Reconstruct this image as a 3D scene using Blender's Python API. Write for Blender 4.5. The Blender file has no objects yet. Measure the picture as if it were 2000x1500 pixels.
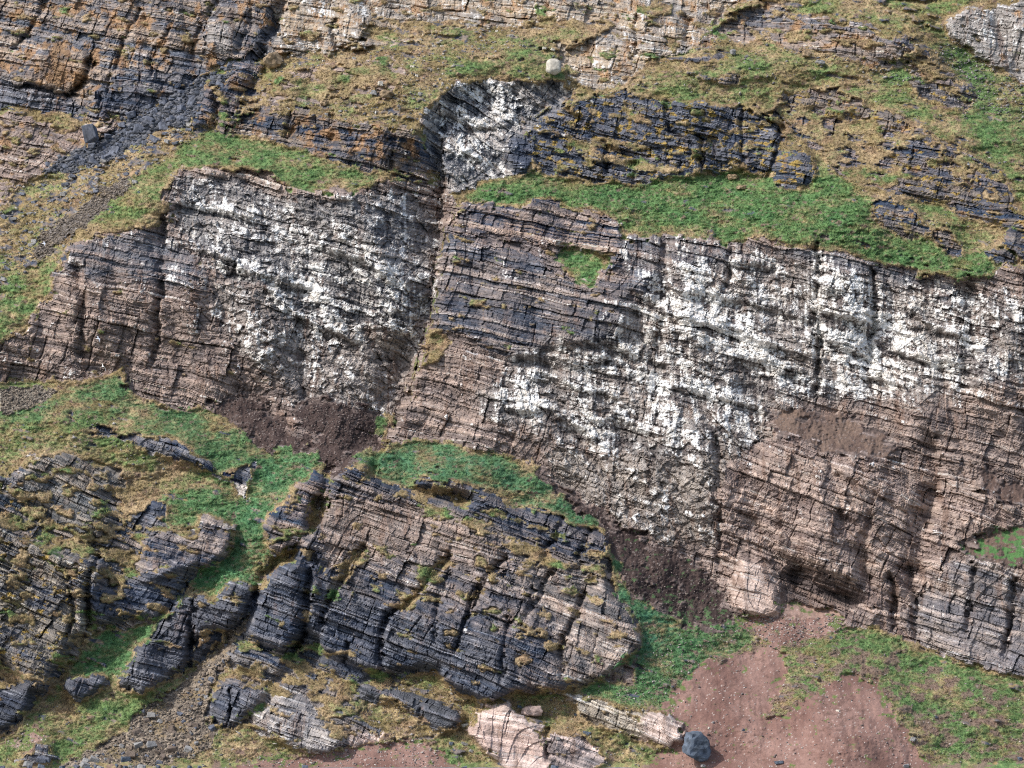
import bpy, math, random
import numpy as np
R = math.radians
F32 = np.float32
sc = bpy.context.scene
COL = sc.collection

# ---------------------------------------------------------------- camera, light
FOC = 6000.0          # focal length in photo pixels (2000 wide)
D = 400.0             # metres from the camera to the foot of the hill
ZC = 22.0
PITCH = math.atan((1155 - 750) / FOC)
cam_d = bpy.data.cameras.new('camera'); cam = bpy.data.objects.new('camera', cam_d); COL.objects.link(cam)
cam.location = (0, -D, ZC); cam.rotation_euler = (math.pi / 2 + PITCH, 0, 0)
cam_d.sensor_width = 36; cam_d.lens = FOC / 2000 * 36; cam_d.clip_start = 1; cam_d.clip_end = 6000
sc.camera = cam
SUN = np.array([-0.60, -0.42, 0.68]); SUN /= np.linalg.norm(SUN)
sun_d = bpy.data.lights.new('sun', 'SUN'); sun_d.energy = 3.1; sun_d.angle = R(1.2); sun_d.color = (1.0, 0.97, 0.925)
sun = bpy.data.objects.new('sun', sun_d); COL.objects.link(sun)
from mathutils import Vector, Matrix
sun.rotation_euler = Vector(SUN).to_track_quat('Z', 'Y').to_euler(); sun.location = (-150, -200, 200)
w = bpy.data.worlds.new('World'); sc.world = w; w.use_nodes = True
nt = w.node_tree; bg = nt.nodes['Background']
sky = nt.nodes.new('ShaderNodeTexSky'); sky.sky_type = 'NISHITA'; sky.sun_disc = False
sky.sun_elevation = math.asin(SUN[2]); sky.sun_rotation = math.atan2(SUN[0], SUN[1])
sky.air_density = 1.0; sky.dust_density = 2.0
nt.links.new(sky.outputs[0], bg.inputs[0]); bg.inputs[1].default_value = 0.15
sc.view_settings.view_transform = 'Standard'; sc.view_settings.look = 'None'
sc.cycles.use_denoising = False; sc.cycles.filter_width = 1.1; sc.cycles.max_bounces = 4
sc.view_settings.gamma = 1; sc.view_settings.exposure = 0.38; sc.view_settings.use_curve_mapping = False

# ---------------------------------------------------------------- noise helpers
def _perm(seed):
    r = np.random.RandomState(seed); return r.permutation(4096).astype(np.int32)
def hash2(a, b, seed=0):
    p = _perm(seed)
    return (p[(p[a & 4095] + b) & 4095].astype(F32)) / F32(4096)
_G = {}
def perlin(x, y, seed=0):
    x = np.asarray(x, F32); y = np.asarray(y, F32)
    if seed not in _G:
        p = _perm(seed); ang = np.random.RandomState(seed + 7).rand(4096) * 2 * np.pi
        _G[seed] = (p, np.cos(ang).astype(F32), np.sin(ang).astype(F32))
    p, gx, gy = _G[seed]
    xf = np.floor(x); yf = np.floor(y); xi = xf.astype(np.int32); yi = yf.astype(np.int32)
    fx = x - xf; fy = y - yf
    a = p[xi & 4095]; b = p[(xi + 1) & 4095]
    def g(h, dx, dy):
        return gx[h] * dx + gy[h] * dy
    n00 = g(p[(a + yi) & 4095], fx, fy); n10 = g(p[(b + yi) & 4095], fx - 1, fy)
    n01 = g(p[(a + yi + 1) & 4095], fx, fy - 1); n11 = g(p[(b + yi + 1) & 4095], fx - 1, fy - 1)
    u = fx * fx * (3 - 2 * fx); v = fy * fy * (3 - 2 * fy)
    return ((n00 * (1 - u) + n10 * u) * (1 - v) + (n01 * (1 - u) + n11 * u) * v) * F32(1.5)
def fbm(x, y, oct=4, seed=0, gain=0.5):
    s = 0; a = 1.0; t = 0
    for i in range(oct):
        s = s + a * perlin(x * 2.03 ** i, y * 2.03 ** i, seed + i); t += a; a *= gain
    return s / F32(t) * F32(1.4)
def worley(x, y, seed=0):
    """nearest-cell distance, gap to the 2nd nearest, cell hash"""
    xi = np.floor(x).astype(np.int32); yi = np.floor(y).astype(np.int32)
    d1 = np.full(x.shape, 9, F32); d2 = d1.copy(); hh = np.zeros(x.shape, F32); ox = hh.copy(); oy = hh.copy()
    for i in (-1, 0, 1):
        for j in (-1, 0, 1):
            cx = xi + i; cy = yi + j; h1 = hash2(cx, cy, seed); h2 = hash2(cx, cy, seed + 1)
            dx = cx + h1 - x; dy = cy + h2 - y; d = dx * dx + dy * dy
            m = d < d1; d2 = np.where(m, d1, np.minimum(d2, d))
            hh = np.where(m, hash2(cx, cy, seed + 2), hh); ox = np.where(m, dx, ox); oy = np.where(m, dy, oy); d1 = np.where(m, d, d1)
    return np.sqrt(d1), np.sqrt(d2) - np.sqrt(d1), hh, ox, oy
def sstep(a, b, x):
    t = np.clip((x - a) / (b - a), 0, 1); return t * t * (3 - 2 * t)
def inpoly(px, py, poly):
    c = np.zeros(px.shape, bool); n = len(poly)
    for i in range(n):
        x0, y0 = poly[i]; x1, y1 = poly[(i + 1) % n]
        if y0 == y1: continue
        c ^= ((y0 > py) != (y1 > py)) & (px < (x1 - x0) * (py - y0) / (y1 - y0) + x0)
    return c
def boxblur(a, r):
    if r < 1: return a
    for ax in (0, 1):
        pad = [(0, 0), (0, 0)]; pad[ax] = (r + 1, r)
        c = np.cumsum(np.pad(a, pad, mode='edge'), axis=ax, dtype=np.float64)
        n = a.shape[ax]
        hi = np.take(c, np.arange(2 * r + 1, 2 * r + 1 + n), axis=ax); lo = np.take(c, np.arange(0, n), axis=ax)
        a = ((hi - lo) / (2 * r + 1)).astype(F32)
    return a
def blur(a, r): return boxblur(boxblur(boxblur(a, r), r), r)
def P(s): return [tuple(float(v) for v in q.split(',')) for q in s.split()]

# ---------------------------------------------------------------- the map of the hill
# rock tints (albedo; DK is dark rock with shadow blue mixed in)
DK = (0.050, 0.062, 0.092); BG = (0.120, 0.122, 0.140); BR = (0.190, 0.148, 0.132); TN = (0.315, 0.240, 0.200)
GY = (0.26, 0.235, 0.215); PK = (0.43, 0.315, 0.26); PL = (0.33, 0.30, 0.28)
REG = []
def reg(name, kind, poly, label=None, **k):
    REG.append(dict(name=name, kind=kind, poly=P(poly), label=label, **k))
# --- ground types first (G grass, S scree, D dark soil, M pink mud), then rock (R)
reg('grass_slope', 'G', '-900,-900 2900,-900 2900,1700 -900,1700', 'grassy hillside of green and straw coloured turf between the cliffs', gr=.45)
reg('left_slope', 'G', '-900,620 -900,350 0,392 90,345 200,305 330,250 372,240 440,236 400,262 350,290 280,350 200,410 150,452 110,520 100,575 60,645 0,672', 'steep mossy slope with stones running down the left edge', gr=.22, rk=.50, moss=1)
reg('left_green', 'G', '-900,600 0,560 60,520 110,500 105,560 62,635 0,665 -900,700', gr=.65, rk=.1)
reg('upper_meadow', 'G', '455,235 475,180 520,122 560,112 640,100 770,88 850,66 930,50 1010,45 1060,62 1090,85 1092,120 1130,165 1140,182 1110,162 1060,150 1000,145 940,150 900,165 860,188 828,228 800,248 740,244 650,232 600,215 540,215 470,225', 'dry upper meadow with scattered stones above the black and white bird wall', gr=.28, rk=.18, s=1.3)
reg('upper_meadow_green', 'G', '1000,100 1070,95 1095,125 1135,170 1120,172 1060,152 980,145 920,150 870,150 900,125', gr=.62)
reg('middle_meadow', 'G', '350,325 330,320 360,285 400,255 440,238 456,262 500,270 580,290 650,305 720,325 770,330 800,342 770,352 700,378 640,370 570,372 520,342 440,332 375,322', 'smooth green meadow on top of the left bird cliff', gr=.72, s=1.35)
reg('left_shoulder', 'G', '345,325 330,380 325,430 240,455 180,455 140,470 165,430 200,400 260,350 310,322', 'tufted grass shoulder left of the bird cliff top', gr=.45)
reg('right_meadow', 'G', '905,400 912,372 950,345 1040,335 1100,350 1230,360 1330,345 1420,335 1500,350 1590,345 1640,360 1700,390 1750,450 1850,490 1960,490 1960,505 1920,545 1880,548 1800,530 1700,508 1580,482 1500,462 1430,475 1370,460 1280,462 1210,465 1200,432 1150,402 1120,412 1080,392 1000,408 940,398', 'large bright green tussock meadow above the white bird cliff', gr=.85, tus=1.6, s=1.25)
reg('far_right_green', 'G', '1340,95 1420,78 1520,85 1600,110 1700,140 1760,160 1850,200 1900,260 1980,300 2900,500 2900,200 2000,170 1900,95 1850,70 1830,120 1780,140 1660,120 1560,105 1500,80', gr=.66)
reg('right_green2', 'G', '1900,220 2000,240 2900,300 2900,560 2000,330 1930,300 1880,240', gr=.72)
reg('left_lower_green', 'G', '-60,830 0,800 90,780 150,760 245,715 250,755 330,795 410,805 440,800 480,850 560,870 610,880 640,905 600,930 550,960 520,1010 470,1040 440,1100 350,1165 340,1160 400,1080 440,1000 430,930 330,850 180,800 80,820', gr=.70, teal=.45)
reg('lower_left_crag', 'R', '-900,930 0,930 60,890 150,890 250,935 330,1000 420,1010 460,1030 450,1080 400,1120 350,1165 320,1205 240,1225 170,1250 120,1310 70,1380 0,1430 -900,1440', 'mossy stepped rock slope of tilted dark ledges at lower left', c=(.06,.07,.09), c2=(.23,.19,.165), m=.66, y=.12, dip=24, s=.62, amp=1.2)
reg('lower_left_crag2', 'R', '480,1180 560,1270 640,1275 760,1320 900,1370 960,1372 900,1430 820,1440 700,1450 640,1472 560,1460 480,1410 400,1400 400,1350 440,1260', c=(.06,.07,.09), c2=(.22,.18,.155), m=.74, dip=20, s=.75, amp=.9, of='lower_left_crag')
reg('straw_patch', 'G', '180,930 330,920 420,950 380,990 300,1000 240,1030 230,960', gr=.08)
reg('green_patch_small', 'G', '310,970 400,945 440,960 480,960 470,1000 400,1030 330,1030 310,1000', gr=.85, teal=.3)
reg('green_gully', 'G', '490,905 560,895 612,880 640,905 600,925 560,950 530,1000 510,1040 520,1080 500,1110 500,1150 440,1160 400,1150 350,1170 345,1160 400,1100 440,1060 470,1010 490,960', 'vivid green grassy gully running down between the outcrops', gr=.98, teal=.5, gz=1)
reg('green_gully_low', 'G', '345,1168 320,1200 260,1225 200,1220 160,1260 160,1310 230,1320 270,1270 310,1225 345,1180', 'bright green grass fan below the gully', gr=.98, teal=.3)
reg('green_low_left', 'G', '220,1330 290,1350 330,1330 370,1300 440,1240 490,1190 500,1160 480,1180 420,1260 300,1370 190,1450 110,1490 0,1500 -900,1500 -900,1480 60,1440 150,1410', gr=.62)
reg('crag_cap', 'G', '690,905 720,885 790,870 880,865 960,880 1030,930 1120,985 1185,1040 1150,1035 1110,1015 1060,995 1000,990 950,960 900,935 830,930 790,945 800,960 740,945 715,925', 'teal green grass cap on the top of the central crag', gr=.72, teal=.8, s=1.0)
reg('teal_gully', 'G', '1040,935 1120,975 1185,1035 1200,1060 1205,1110 1235,1160 1290,1200 1340,1250 1310,1290 1250,1330 1160,1330 1230,1280 1255,1255 1235,1215 1190,1150 1182,1095 1185,1045 1110,1000', 'pale teal green grass strip along the right edge of the crag', gr=.95, teal=1)
reg('green_lower_mid', 'G', '1150,1330 1250,1300 1300,1250 1420,1210 1500,1215 1450,1260 1360,1310 1320,1370 1300,1390 1250,1385 1180,1365 1110,1350', gr=.85, teal=.35)
reg('green_lower_right', 'G', '1590,1240 1640,1222 1720,1232 1800,1262 1900,1300 2000,1330 2900,1400 2900,1700 1900,1500 1790,1460 1740,1370 1680,1320 1600,1335 1540,1390 1500,1410 1520,1350 1530,1290', 'low green turf slope with bare patches below the pink wall', gr=.62, s=1.6, soil=.35)
reg('green_lower_right_top', 'G', '1600,1240 1640,1222 1720,1232 1800,1262 1900,1300 2000,1330 2900,1400 2900,1460 1950,1350 1800,1290', gr=.75)
reg('brown_low', 'G', '740,1330 860,1350 940,1375 1100,1350 1110,1390 1040,1400 980,1370 910,1420 800,1440 740,1450 700,1400', gr=.25)
reg('rough_slope', 'R', '1500,215 1580,185 1620,180 1720,215 1800,255 1880,300 1960,330 1960,400 1900,420 1800,380 1700,370 1640,345 1600,290 1540,250', 'rough tan hillside of turf hummocks and small dark ledges at the upper right', c=DK, c2=BR, m=.70, y=.3, l=.2, dip=14, s=.85, amp=1.1)
reg('rough_slope2', 'R', '1380,20 1500,-20 1640,20 1740,50 1800,90 1850,140 1900,190 1880,215 1800,160 1740,70 1600,40 1480,30', c=DK, c2=BR, m=.74, y=.2, l=.3, dip=12, s=.8, of='rough_slope')
reg('rough_slope3', 'R', '560,150 640,125 760,110 800,140 740,200 640,200 560,200 500,210 520,160', c=BR, c2=TN, m=.80, y=.2, dip=12, s=.95, amp=.6, of='rough_slope')
# scree, soil, mud
reg('dark_scree', 'S', '372,236 325,250 280,278 200,314 110,346 80,338 150,298 215,262 250,232 300,208 345,190 385,165 440,136 490,122 455,142 400,172 388,205', 'dark blue grey rockfall of broken slabs in the upper left gully', c=(.080, .082, .095), c2=(.15, .145, .15))
reg('left_gravel', 'S', '60,480 120,430 200,370 240,345 255,365 190,420 120,470 80,500', c=(.13, .12, .12), c2=(.2, .18, .17))
reg('small_gravel', 'S', '-900,760 0,760 70,750 110,770 60,800 0,805 -900,800', c=(.20, .18, .15), c2=(.3, .27, .22))
reg('stony_bank', 'S', '110,1495 200,1455 280,1392 370,1312 440,1242 482,1192 478,1225 432,1292 405,1360 405,1400 430,1428 420,1450 330,1492', 'brown gravel fan fanning out from the gully at lower left', c=(.13, .105, .085), c2=(.24, .195, .15))
reg('soil_fan_left', 'D', '385,795 430,782 470,770 520,790 560,835 600,868 680,860 760,862 720,885 665,918 652,960 640,930 615,880 560,870 520,890 470,850 440,815', 'dark purple brown soil fan at the foot of the left cliff')
reg('soil_fan_right', 'D', '1050,900 1110,960 1180,1000 1230,1040 1300,1060 1370,1110 1430,1180 1450,1212 1380,1235 1300,1205 1240,1160 1205,1100 1182,1035 1110,975 1040,932', 'dark brown soil fan between the crag and the right cliff')
reg('mud_tongue', 'M', '1430,1195 1530,1205 1640,1205 1670,1222 1590,1245 1520,1270 1500,1260 1450,1225')
reg('mud_slope', 'M', '1260,1500 1330,1430 1300,1385 1320,1345 1370,1300 1440,1275 1510,1262 1545,1290 1530,1320 1505,1400 1540,1395 1575,1358 1620,1330 1680,1320 1730,1350 1755,1395 1775,1440 1830,1500 1830,1700 1200,1700', 'bare pinkish brown mud slope at lower right')
reg('mud_bank', 'M', '420,1500 560,1480 640,1472 690,1460 760,1450 820,1435 850,1460 900,1500 900,1700 400,1700', 'low pink brown earth bank by the beach')
reg('mud_bank', 'M', '0,1440 60,1425 90,1440 40,1452 0,1455', c=(.27, .2, .16))
# rock
reg('upper_left_cliff', 'R', '-900,-900 620,-900 605,0 560,60 520,118 480,120 430,132 385,155 340,180 300,205 250,232 180,240 90,218 0,205 -900,200', 'far upper left cliff stained orange by lichen', c=BG, c2=(.30, .235, .185), l=.50, m=.20, dip=13, amp=1.15, s=.45)
reg('lower_left_cliff', 'R', '-900,215 0,215 60,225 120,245 180,238 240,240 215,262 150,298 75,345 0,388 -900,350', 'brown broken rock face below the upper left cliff', c=BR, c2=TN, l=.35, m=.35, dip=15, s=.6)
reg('ulc_blue_shade', 'R', '-900,120 0,150 50,165 130,185 160,215 150,235 60,212 0,205 -900,190', c=DK, c2=(.17,.17,.19), l=.1, dip=12, s=.2, of='upper_left_cliff')  # blue-grey rock, tint darkened to paint in shadow patches
reg('ulc_blue_shade', 'R', '225,150 260,140 330,145 400,150 345,195 280,215 200,235 160,225 190,190', c=DK, c2=(.16,.155,.165), l=.18, m=.1, dip=12, of='upper_left_cliff')
reg('ulc_blue_shade', 'R', '510,20 560,0 620,-300 640,-300 600,20 560,70 520,118 480,120 500,80', c=(.05,.06,.08), c2=(.13,.135,.15), l=.08, dip=40, of='upper_left_cliff')  # shade of the gully put into the rock tint
reg('ulc_block', 'R', '412,45 440,35 460,55 458,98 430,105 405,95', c=GY, c2=PL, l=.1, dip=12, push=1.2, of='upper_left_cliff')
reg('ulc_orange', 'R', '75,105 110,98 180,115 178,150 150,180 120,186 80,170 50,160', c=(.2,.15,.12), c2=(.33,.24,.17), l=.75, dip=13, push=1.0, s=.2, of='upper_left_cliff')
reg('grass_patch_up', 'G', '0,206 60,205 110,222 160,228 175,240 130,250 85,248 40,225 0,222', gr=.4)
reg('upper_middle_cliff', 'R', '605,-900 1600,-900 1500,0 1400,28 1348,92 1280,114 1220,152 1170,174 1130,166 1098,122 1084,85 1060,68 1000,50 930,48 850,64 770,86 640,99 560,112 520,118 545,60', 'pale orange stained cliff along the top of the picture', c=GY, c2=(.36, .28, .20), l=.5, m=.28, g=.35, dip=9, amp=.9, s=.4)
reg('upper_moss', 'G', '700,72 740,50 800,42 870,40 920,48 860,60 800,74 760,82', gr=.25, rk=.4)
reg('upper_knoll', 'G', '1000,60 1040,45 1110,38 1190,34 1205,52 1170,72 1110,88 1075,82', gr=.15)
reg('upper_knoll2', 'G', '1235,10 1290,5 1325,15 1325,35 1280,35 1240,22', gr=.5)
reg('upper_right_grass', 'G', '1390,60 1400,28 1500,-10 1560,-80 2900,-300 2900,-100 1900,-20 1840,20 1840,48 1780,80 1700,60 1560,28 1480,10 1430,35', gr=.35, rk=.3)
reg('upper_right_outcrop', 'R', '1345,92 1400,45 1450,18 1500,12 1540,30 1620,35 1680,48 1740,70 1775,98 1765,125 1720,132 1660,118 1600,108 1560,98 1500,80 1430,78', 'brown outcrop with orange lichen near the top right', c=BG, c2=(.28, .215, .17), l=.5, m=.4, dip=8)
reg('far_right_cliff', 'R', '1838,48 1860,30 1880,24 2000,0 2900,-100 2900,300 2000,168 1950,140 1895,95 1860,75', 'pale grey layered cliff in the top right corner', c=GY, c2=PL, l=.25, m=.05, g=.3, dip=10, s=.25)
reg('left_buttress', 'R', '372,250 395,180 430,160 475,128 500,120 520,125 480,175 465,215 456,240 450,262 425,240', 'dark banded rock buttress beside the scree gully', c=DK, c2=BR, l=.5, m=.35, dip=16, push=2.0)
reg('lichen_band_cliff', 'R', '452,262 458,238 472,222 540,213 600,216 650,234 740,246 808,256 832,285 850,348 800,342 760,331 720,327 650,306 580,291 500,271', 'band of dark rock with orange lichen between two meadows', c=DK, c2=(.21, .165, .13), l=.55, m=.15, dip=12, s=.2, push=.5)
reg('black_white_wall', 'R', '826,240 860,190 900,166 960,152 1050,158 1112,170 1122,182 1090,210 1045,238 1015,268 1040,302 1012,338 962,345 915,376 862,372 846,340 834,290', 'blue black rock wall streaked with white guano below the white boulder', c=(.085,.09,.105), c2=PL, g=.56, dip=30, s=.3, push=-1.6, rub=.7)
reg('dark_pillar', 'R', '998,268 1030,262 1046,285 1042,320 1025,338 998,340 990,300', 'narrow black rock pillar right of the bird wall', c=DK, c2=DK, dip=10, push=1.5)
reg('centre_right_crag', 'R', '1030,248 1070,225 1110,197 1165,188 1200,178 1225,176 1250,196 1330,200 1400,205 1460,216 1500,235 1528,262 1526,300 1512,330 1482,346 1430,332 1330,346 1240,360 1170,350 1100,346 1052,330 1040,300', 'dark slab crag with yellow lichen above the right meadow', c=DK, c2=BG, y=.45, m=.32, dip=14, amp=1.3, s=.3, push=1.2)
reg('crag_straw', 'R', '1092,262 1130,268 1180,280 1240,300 1325,328 1340,348 1250,338 1230,320 1180,304 1140,296 1100,289', c=DK, c2=BR, y=.3, m=.7, s=.8, of='centre_right_crag')
reg('crag_straw', 'R', '1215,200 1255,215 1248,240 1220,228', c=DK, c2=BR, m=.7, s=.8, of='centre_right_crag')
reg('rounded_outcrop', 'R', '1508,345 1512,320 1532,300 1570,296 1596,325 1594,352 1560,364 1520,362', 'squat dark outcrop with a yellow lichen top above the meadow', c=DK, c2=BG, y=.6, dip=14, push=2)
for nm, pl, lb in (
    ('outcrop', '1775,160 1810,160 1842,170 1872,205 1852,208 1815,190 1780,175', 'thin grey slab outcrop in grass near the right edge'),
    ('outcrop', '1855,163 1892,166 1903,195 1888,203 1870,180', 'small pinkish slab leaning in the right grass slope'),
    ('outcrop', '1636,205 1660,197 1690,202 1692,225 1665,240 1640,232 1618,228', 'rough dark outcrop with orange lichen in the upper right slope'),
    ('outcrop', '1706,222 1725,209 1740,220 1768,232 1760,250 1720,255', 'black hollowed outcrop in the upper right slope'),
    ('outcrop', '1770,262 1800,245 1822,258 1818,278 1795,275', 'rounded yellow lichen boulder outcrop on the right slope'),
    ('outcrop', '1725,290 1760,280 1790,290 1820,290 1855,300 1862,318 1820,312 1800,318 1760,312 1728,312', 'low lichen covered ledge above the dark right crags'),
    ('outcrop', '1748,332 1775,318 1800,330 1860,335 1875,352 1868,385 1830,395 1775,375 1752,350', 'blocky black outcrop above the right end of the meadow'),
    ('outcrop', '1866,352 1910,345 1960,362 1985,392 1962,440 1925,432 1875,420 1862,385', 'dark slab face beside the grassy knoll at the right'),
    ('outcrop', '1703,402 1730,385 1762,392 1795,412 1800,435 1815,440 1805,468 1770,462 1740,442 1712,425', 'dark triangular outcrop at the right end of the bright meadow'),
    ('outcrop', '1815,448 1845,445 1880,475 1878,495 1852,492 1830,470', 'small black outcrop peeping out of the meadow grass'),
    ('outcrop', '1918,488 1950,478 1970,470 1968,512 1935,512', 'small dark notch of rock below the right knoll'),
    ('outcrop', '1958,402 2060,430 2900,560 2900,600 2060,515 1985,505 1965,460', 'dark bedded crag cut by the right picture edge'),
    ('outcrop', '1590,190 1625,180 1640,200 1570,210 1515,192 1522,180 1560,195', 'low undercut turf ledge in the upper right slope'),
    ('outcrop', '1300,112 1345,108 1400,105 1425,115 1370,118 1310,116', 'low grassy step with a dark lip in the upper right meadow'),
    ('outcrop', '1410,150 1440,145 1442,155 1420,158', 'tiny dark rock face under a turf hummock'),
):
    reg(nm, 'R', pl, lb, c=DK, c2=(.2, .165, .14), y=.35, l=.15, m=.2, dip=13, push=.8, thing=1)
# left cliff
reg('left_cliff', 'R', '345,328 375,322 440,333 520,343 570,373 640,371 700,379 765,352 802,343 850,358 900,385 885,410 870,440 862,470 852,560 846,640 815,700 800,760 770,820 745,862 690,862 600,868 560,835 520,790 470,770 440,785 385,800 350,800 290,782 245,757 247,716 190,728 130,750 60,737 0,742 -900,760 -900,705 0,668 60,640 100,572 110,520 150,468 180,457 240,457 322,432 330,380', 'big left bird cliff of brown beds streaked with white guano', c=BR, c2=TN, g=.10, m=.02, dip=12, amp=1.1, s=.16, rub=.25)
reg('left_cliff_white', 'R', '340,345 440,350 560,385 660,390 800,370 850,420 845,520 840,630 790,640 640,640 560,620 520,560 440,540 400,500 340,440', c=(.10, .097, .105), c2=(.24,.215,.20), g=.58, dip=14, rub=.75, of='left_cliff')
reg('left_cliff_mid', 'R', '400,545 520,570 620,640 760,640 830,650 800,720 760,820 690,850 600,840 560,760 480,700 420,640', c=(.21, .18, .165), c2=(.3, .26, .23), g=.30, dip=20, rub=.95, of='left_cliff')
reg('left_cliff_grey', 'R', '130,480 240,460 325,440 400,520 400,560 330,560 240,540 110,540', c=BG, c2=BR, g=.22, dip=12, rub=.2, of='left_cliff')
reg('soil_shelf', 'D', '560,795 620,775 700,800 745,800 740,862 690,862 620,870', 'dark soil strewn shelf under the left cliff', of='soil_fan_left')
reg('plant_tuft', 'G', '738,815 758,805 765,830 750,848 732,838', gr=1, teal=.3)
# right cliff
reg('right_cliff', 'R', '905,402 940,399 1000,409 1080,393 1120,413 1150,403 1200,433 1210,466 1280,463 1370,461 1430,476 1500,463 1580,483 1700,509 1800,531 1880,549 1925,546 1965,512 2060,515 2900,600 2900,1500 2000,1322 1900,1297 1800,1258 1720,1230 1660,1216 1600,1204 1530,1204 1450,1206 1425,1180 1370,1112 1300,1062 1230,1040 1180,1002 1110,962 1050,905 990,893 940,878 850,862 765,862 768,822 800,762 818,702 848,640 855,560 865,470 872,440 888,408', 'huge right bird cliff, dark beds above and bare pink rock below', c=BR, c2=TN, g=.06, dip=15, amp=1.15, s=.17, rub=.2)
reg('rc_top_brown', 'R', '905,402 1080,395 1205,440 1215,520 1190,540 1060,480 870,450', c=DK, c2=TN, g=.03, m=.15, dip=12, of='right_cliff')
reg('rc_dark_slab', 'R', '868,450 960,480 1060,500 1110,550 1200,560 1290,520 1240,600 1220,640 1180,670 1060,680 1040,700 960,690 900,650 848,650 858,520', c=(.070, .075, .095), c2=(.20,.165,.15), g=.05, m=.14, dip=13, of='right_cliff', rub=0, push=1.5)
reg('rc_white', 'R', '1000,690 1060,672 1190,660 1230,600 1290,520 1400,500 1560,490 1700,525 1900,570 2060,590 2060,720 1880,770 1700,780 1500,790 1490,880 1320,900 1150,880 1060,850 940,815 930,770 985,745', c=(.105, .088, .085), c2=(.25,.21,.185), g=.70, dip=15, rub=.7, of='right_cliff')
reg('rc_top_dark', 'R', '1205,470 1290,462 1440,478 1560,485 1700,512 1880,552 1850,600 1760,560 1600,520 1480,510 1320,520 1230,560', c=BG, c2=BR, g=.42, dip=14, of='right_cliff')
reg('rc_grey_low', 'R', '1060,880 1320,900 1490,880 1500,830 1400,960 1400,1060 1300,1060 1180,1000 1100,950', c=(.24, .205, .18), c2=(.31, .27, .235), g=.22, dip=25, rub=1, of='right_cliff')
reg('rc_ledge_soil', 'D', '1500,800 1560,808 1640,808 1720,840 1750,870 1720,905 1640,880 1560,860 1510,850', 'brown soil ledge halfway up the right cliff', c=(.165, .115, .09))
reg('rc_pink', 'R', '1420,900 1510,850 1640,885 1730,910 1800,960 1880,960 2060,940 2060,1330 1900,1297 1720,1230 1600,1204 1450,1206 1400,1120 1390,1000', c=(.22, .165, .145), c2=(.39, .30, .25), g=.05, dip=20, amp=1.1, rub=.35, of='right_cliff')
reg('rc_grey_band', 'R', '1860,1090 2060,1090 2060,1330 1900,1297 1800,1258 1760,1200', c=(.17, .155, .16), c2=(.33, .27, .235), g=.06, dip=17, of='right_cliff')
reg('cliff_soil_pocket', 'D', '1910,905 1950,930 2060,950 2060,1010 1960,980 1925,960', 'dark soil pocket high in the right cliff', c=(.12, .08, .065))
reg('cliff_soil_green', 'D', '1870,1060 1920,1040 2060,1020 2060,1110 1950,1100 1890,1085', 'small soil ledge with green plants at the right edge', c=(.13, .09, .07), gp=.5)
reg('pink_block', 'R', '1428,1180 1432,1130 1455,1100 1490,1108 1520,1150 1522,1198 1480,1205 1450,1200', 'pale pink rock block at the foot of the right cliff beside the soil fan', c=(.45,.34,.285), c2=(.58, .47, .41), dip=17, amp=.6, push=2.2, thing=1)
reg('ledge_patch', 'G', '1085,500 1120,484 1160,488 1190,505 1188,530 1150,552 1120,545 1100,520', 'bright green grass patch on a ledge of the dark slabs', gr=.97, push=-.5)
reg('ledge_straw', 'G', '845,655 870,650 878,680 860,700 820,712', gr=.15)
# central crag
reg('central_crag', 'R', '652,925 690,905 722,903 715,926 742,946 800,962 830,972 900,985 930,978 905,962 850,955 800,944 835,934 900,938 950,962 1000,992 1060,997 1110,1017 1150,1037 1185,1045 1190,1090 1182,1110 1192,1155 1235,1215 1257,1255 1228,1285 1180,1322 1100,1346 1000,1352 950,1372 870,1335 858,1300 800,1305 740,1314 700,1302 632,1272 622,1255 600,1215 612,1150 640,1100 570,1110 590,1060 628,1020 632,965', 'central crag of tilted dark beds split by diagonal joints', c=(.055, .062, .085), c2=(.21, .175, .160), m=.30, dip=20, amp=1.35, s=.45, push=4, g=.03)
reg('crag_foot', 'R', '480,1150 640,1130 760,1180 900,1230 1000,1270 1010,1340 940,1372 860,1310 740,1316 620,1262 480,1250', c=(.045,.055,.08), c2=(.13,.13,.145), m=.12, dip=20, amp=1.3, of='central_crag')
reg('crag_top_pink', 'R', '632,965 660,975 800,985 900,1020 980,1070 1000,1110 900,1110 800,1080 700,1100 640,1100 628,1020', c=(.2, .16, .14), c2=TN, m=.12, dip=17, of='central_crag')
reg('crag_right_pale', 'R', '1000,1090 1180,1090 1235,1215 1255,1255 1180,1320 1090,1330 1080,1200 1010,1150', c=(.13, .12, .12), c2=(.33, .265, .225), m=.2, dip=18, of='central_crag')
reg('crag_buttress', 'R', '480,1238 492,1195 508,1155 522,1128 560,1105 600,1100 630,1105 618,1150 604,1200 592,1240 562,1272 528,1266 498,1252', 'dark left buttress of the central crag', c=DK, c2=BG, m=.1, dip=18, amp=1.3, push=4.5)
reg('gully_buttress', 'R', '518,1035 530,1010 548,985 562,960 590,935 605,925 632,930 636,962 612,980 600,1010 600,1050 575,1075 552,1085 530,1068', 'brown turf topped buttress between the green gully and the crag', c=DK, c2=(.24, .18, .15), m=.35, dip=16, push=3, thing=1)
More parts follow.
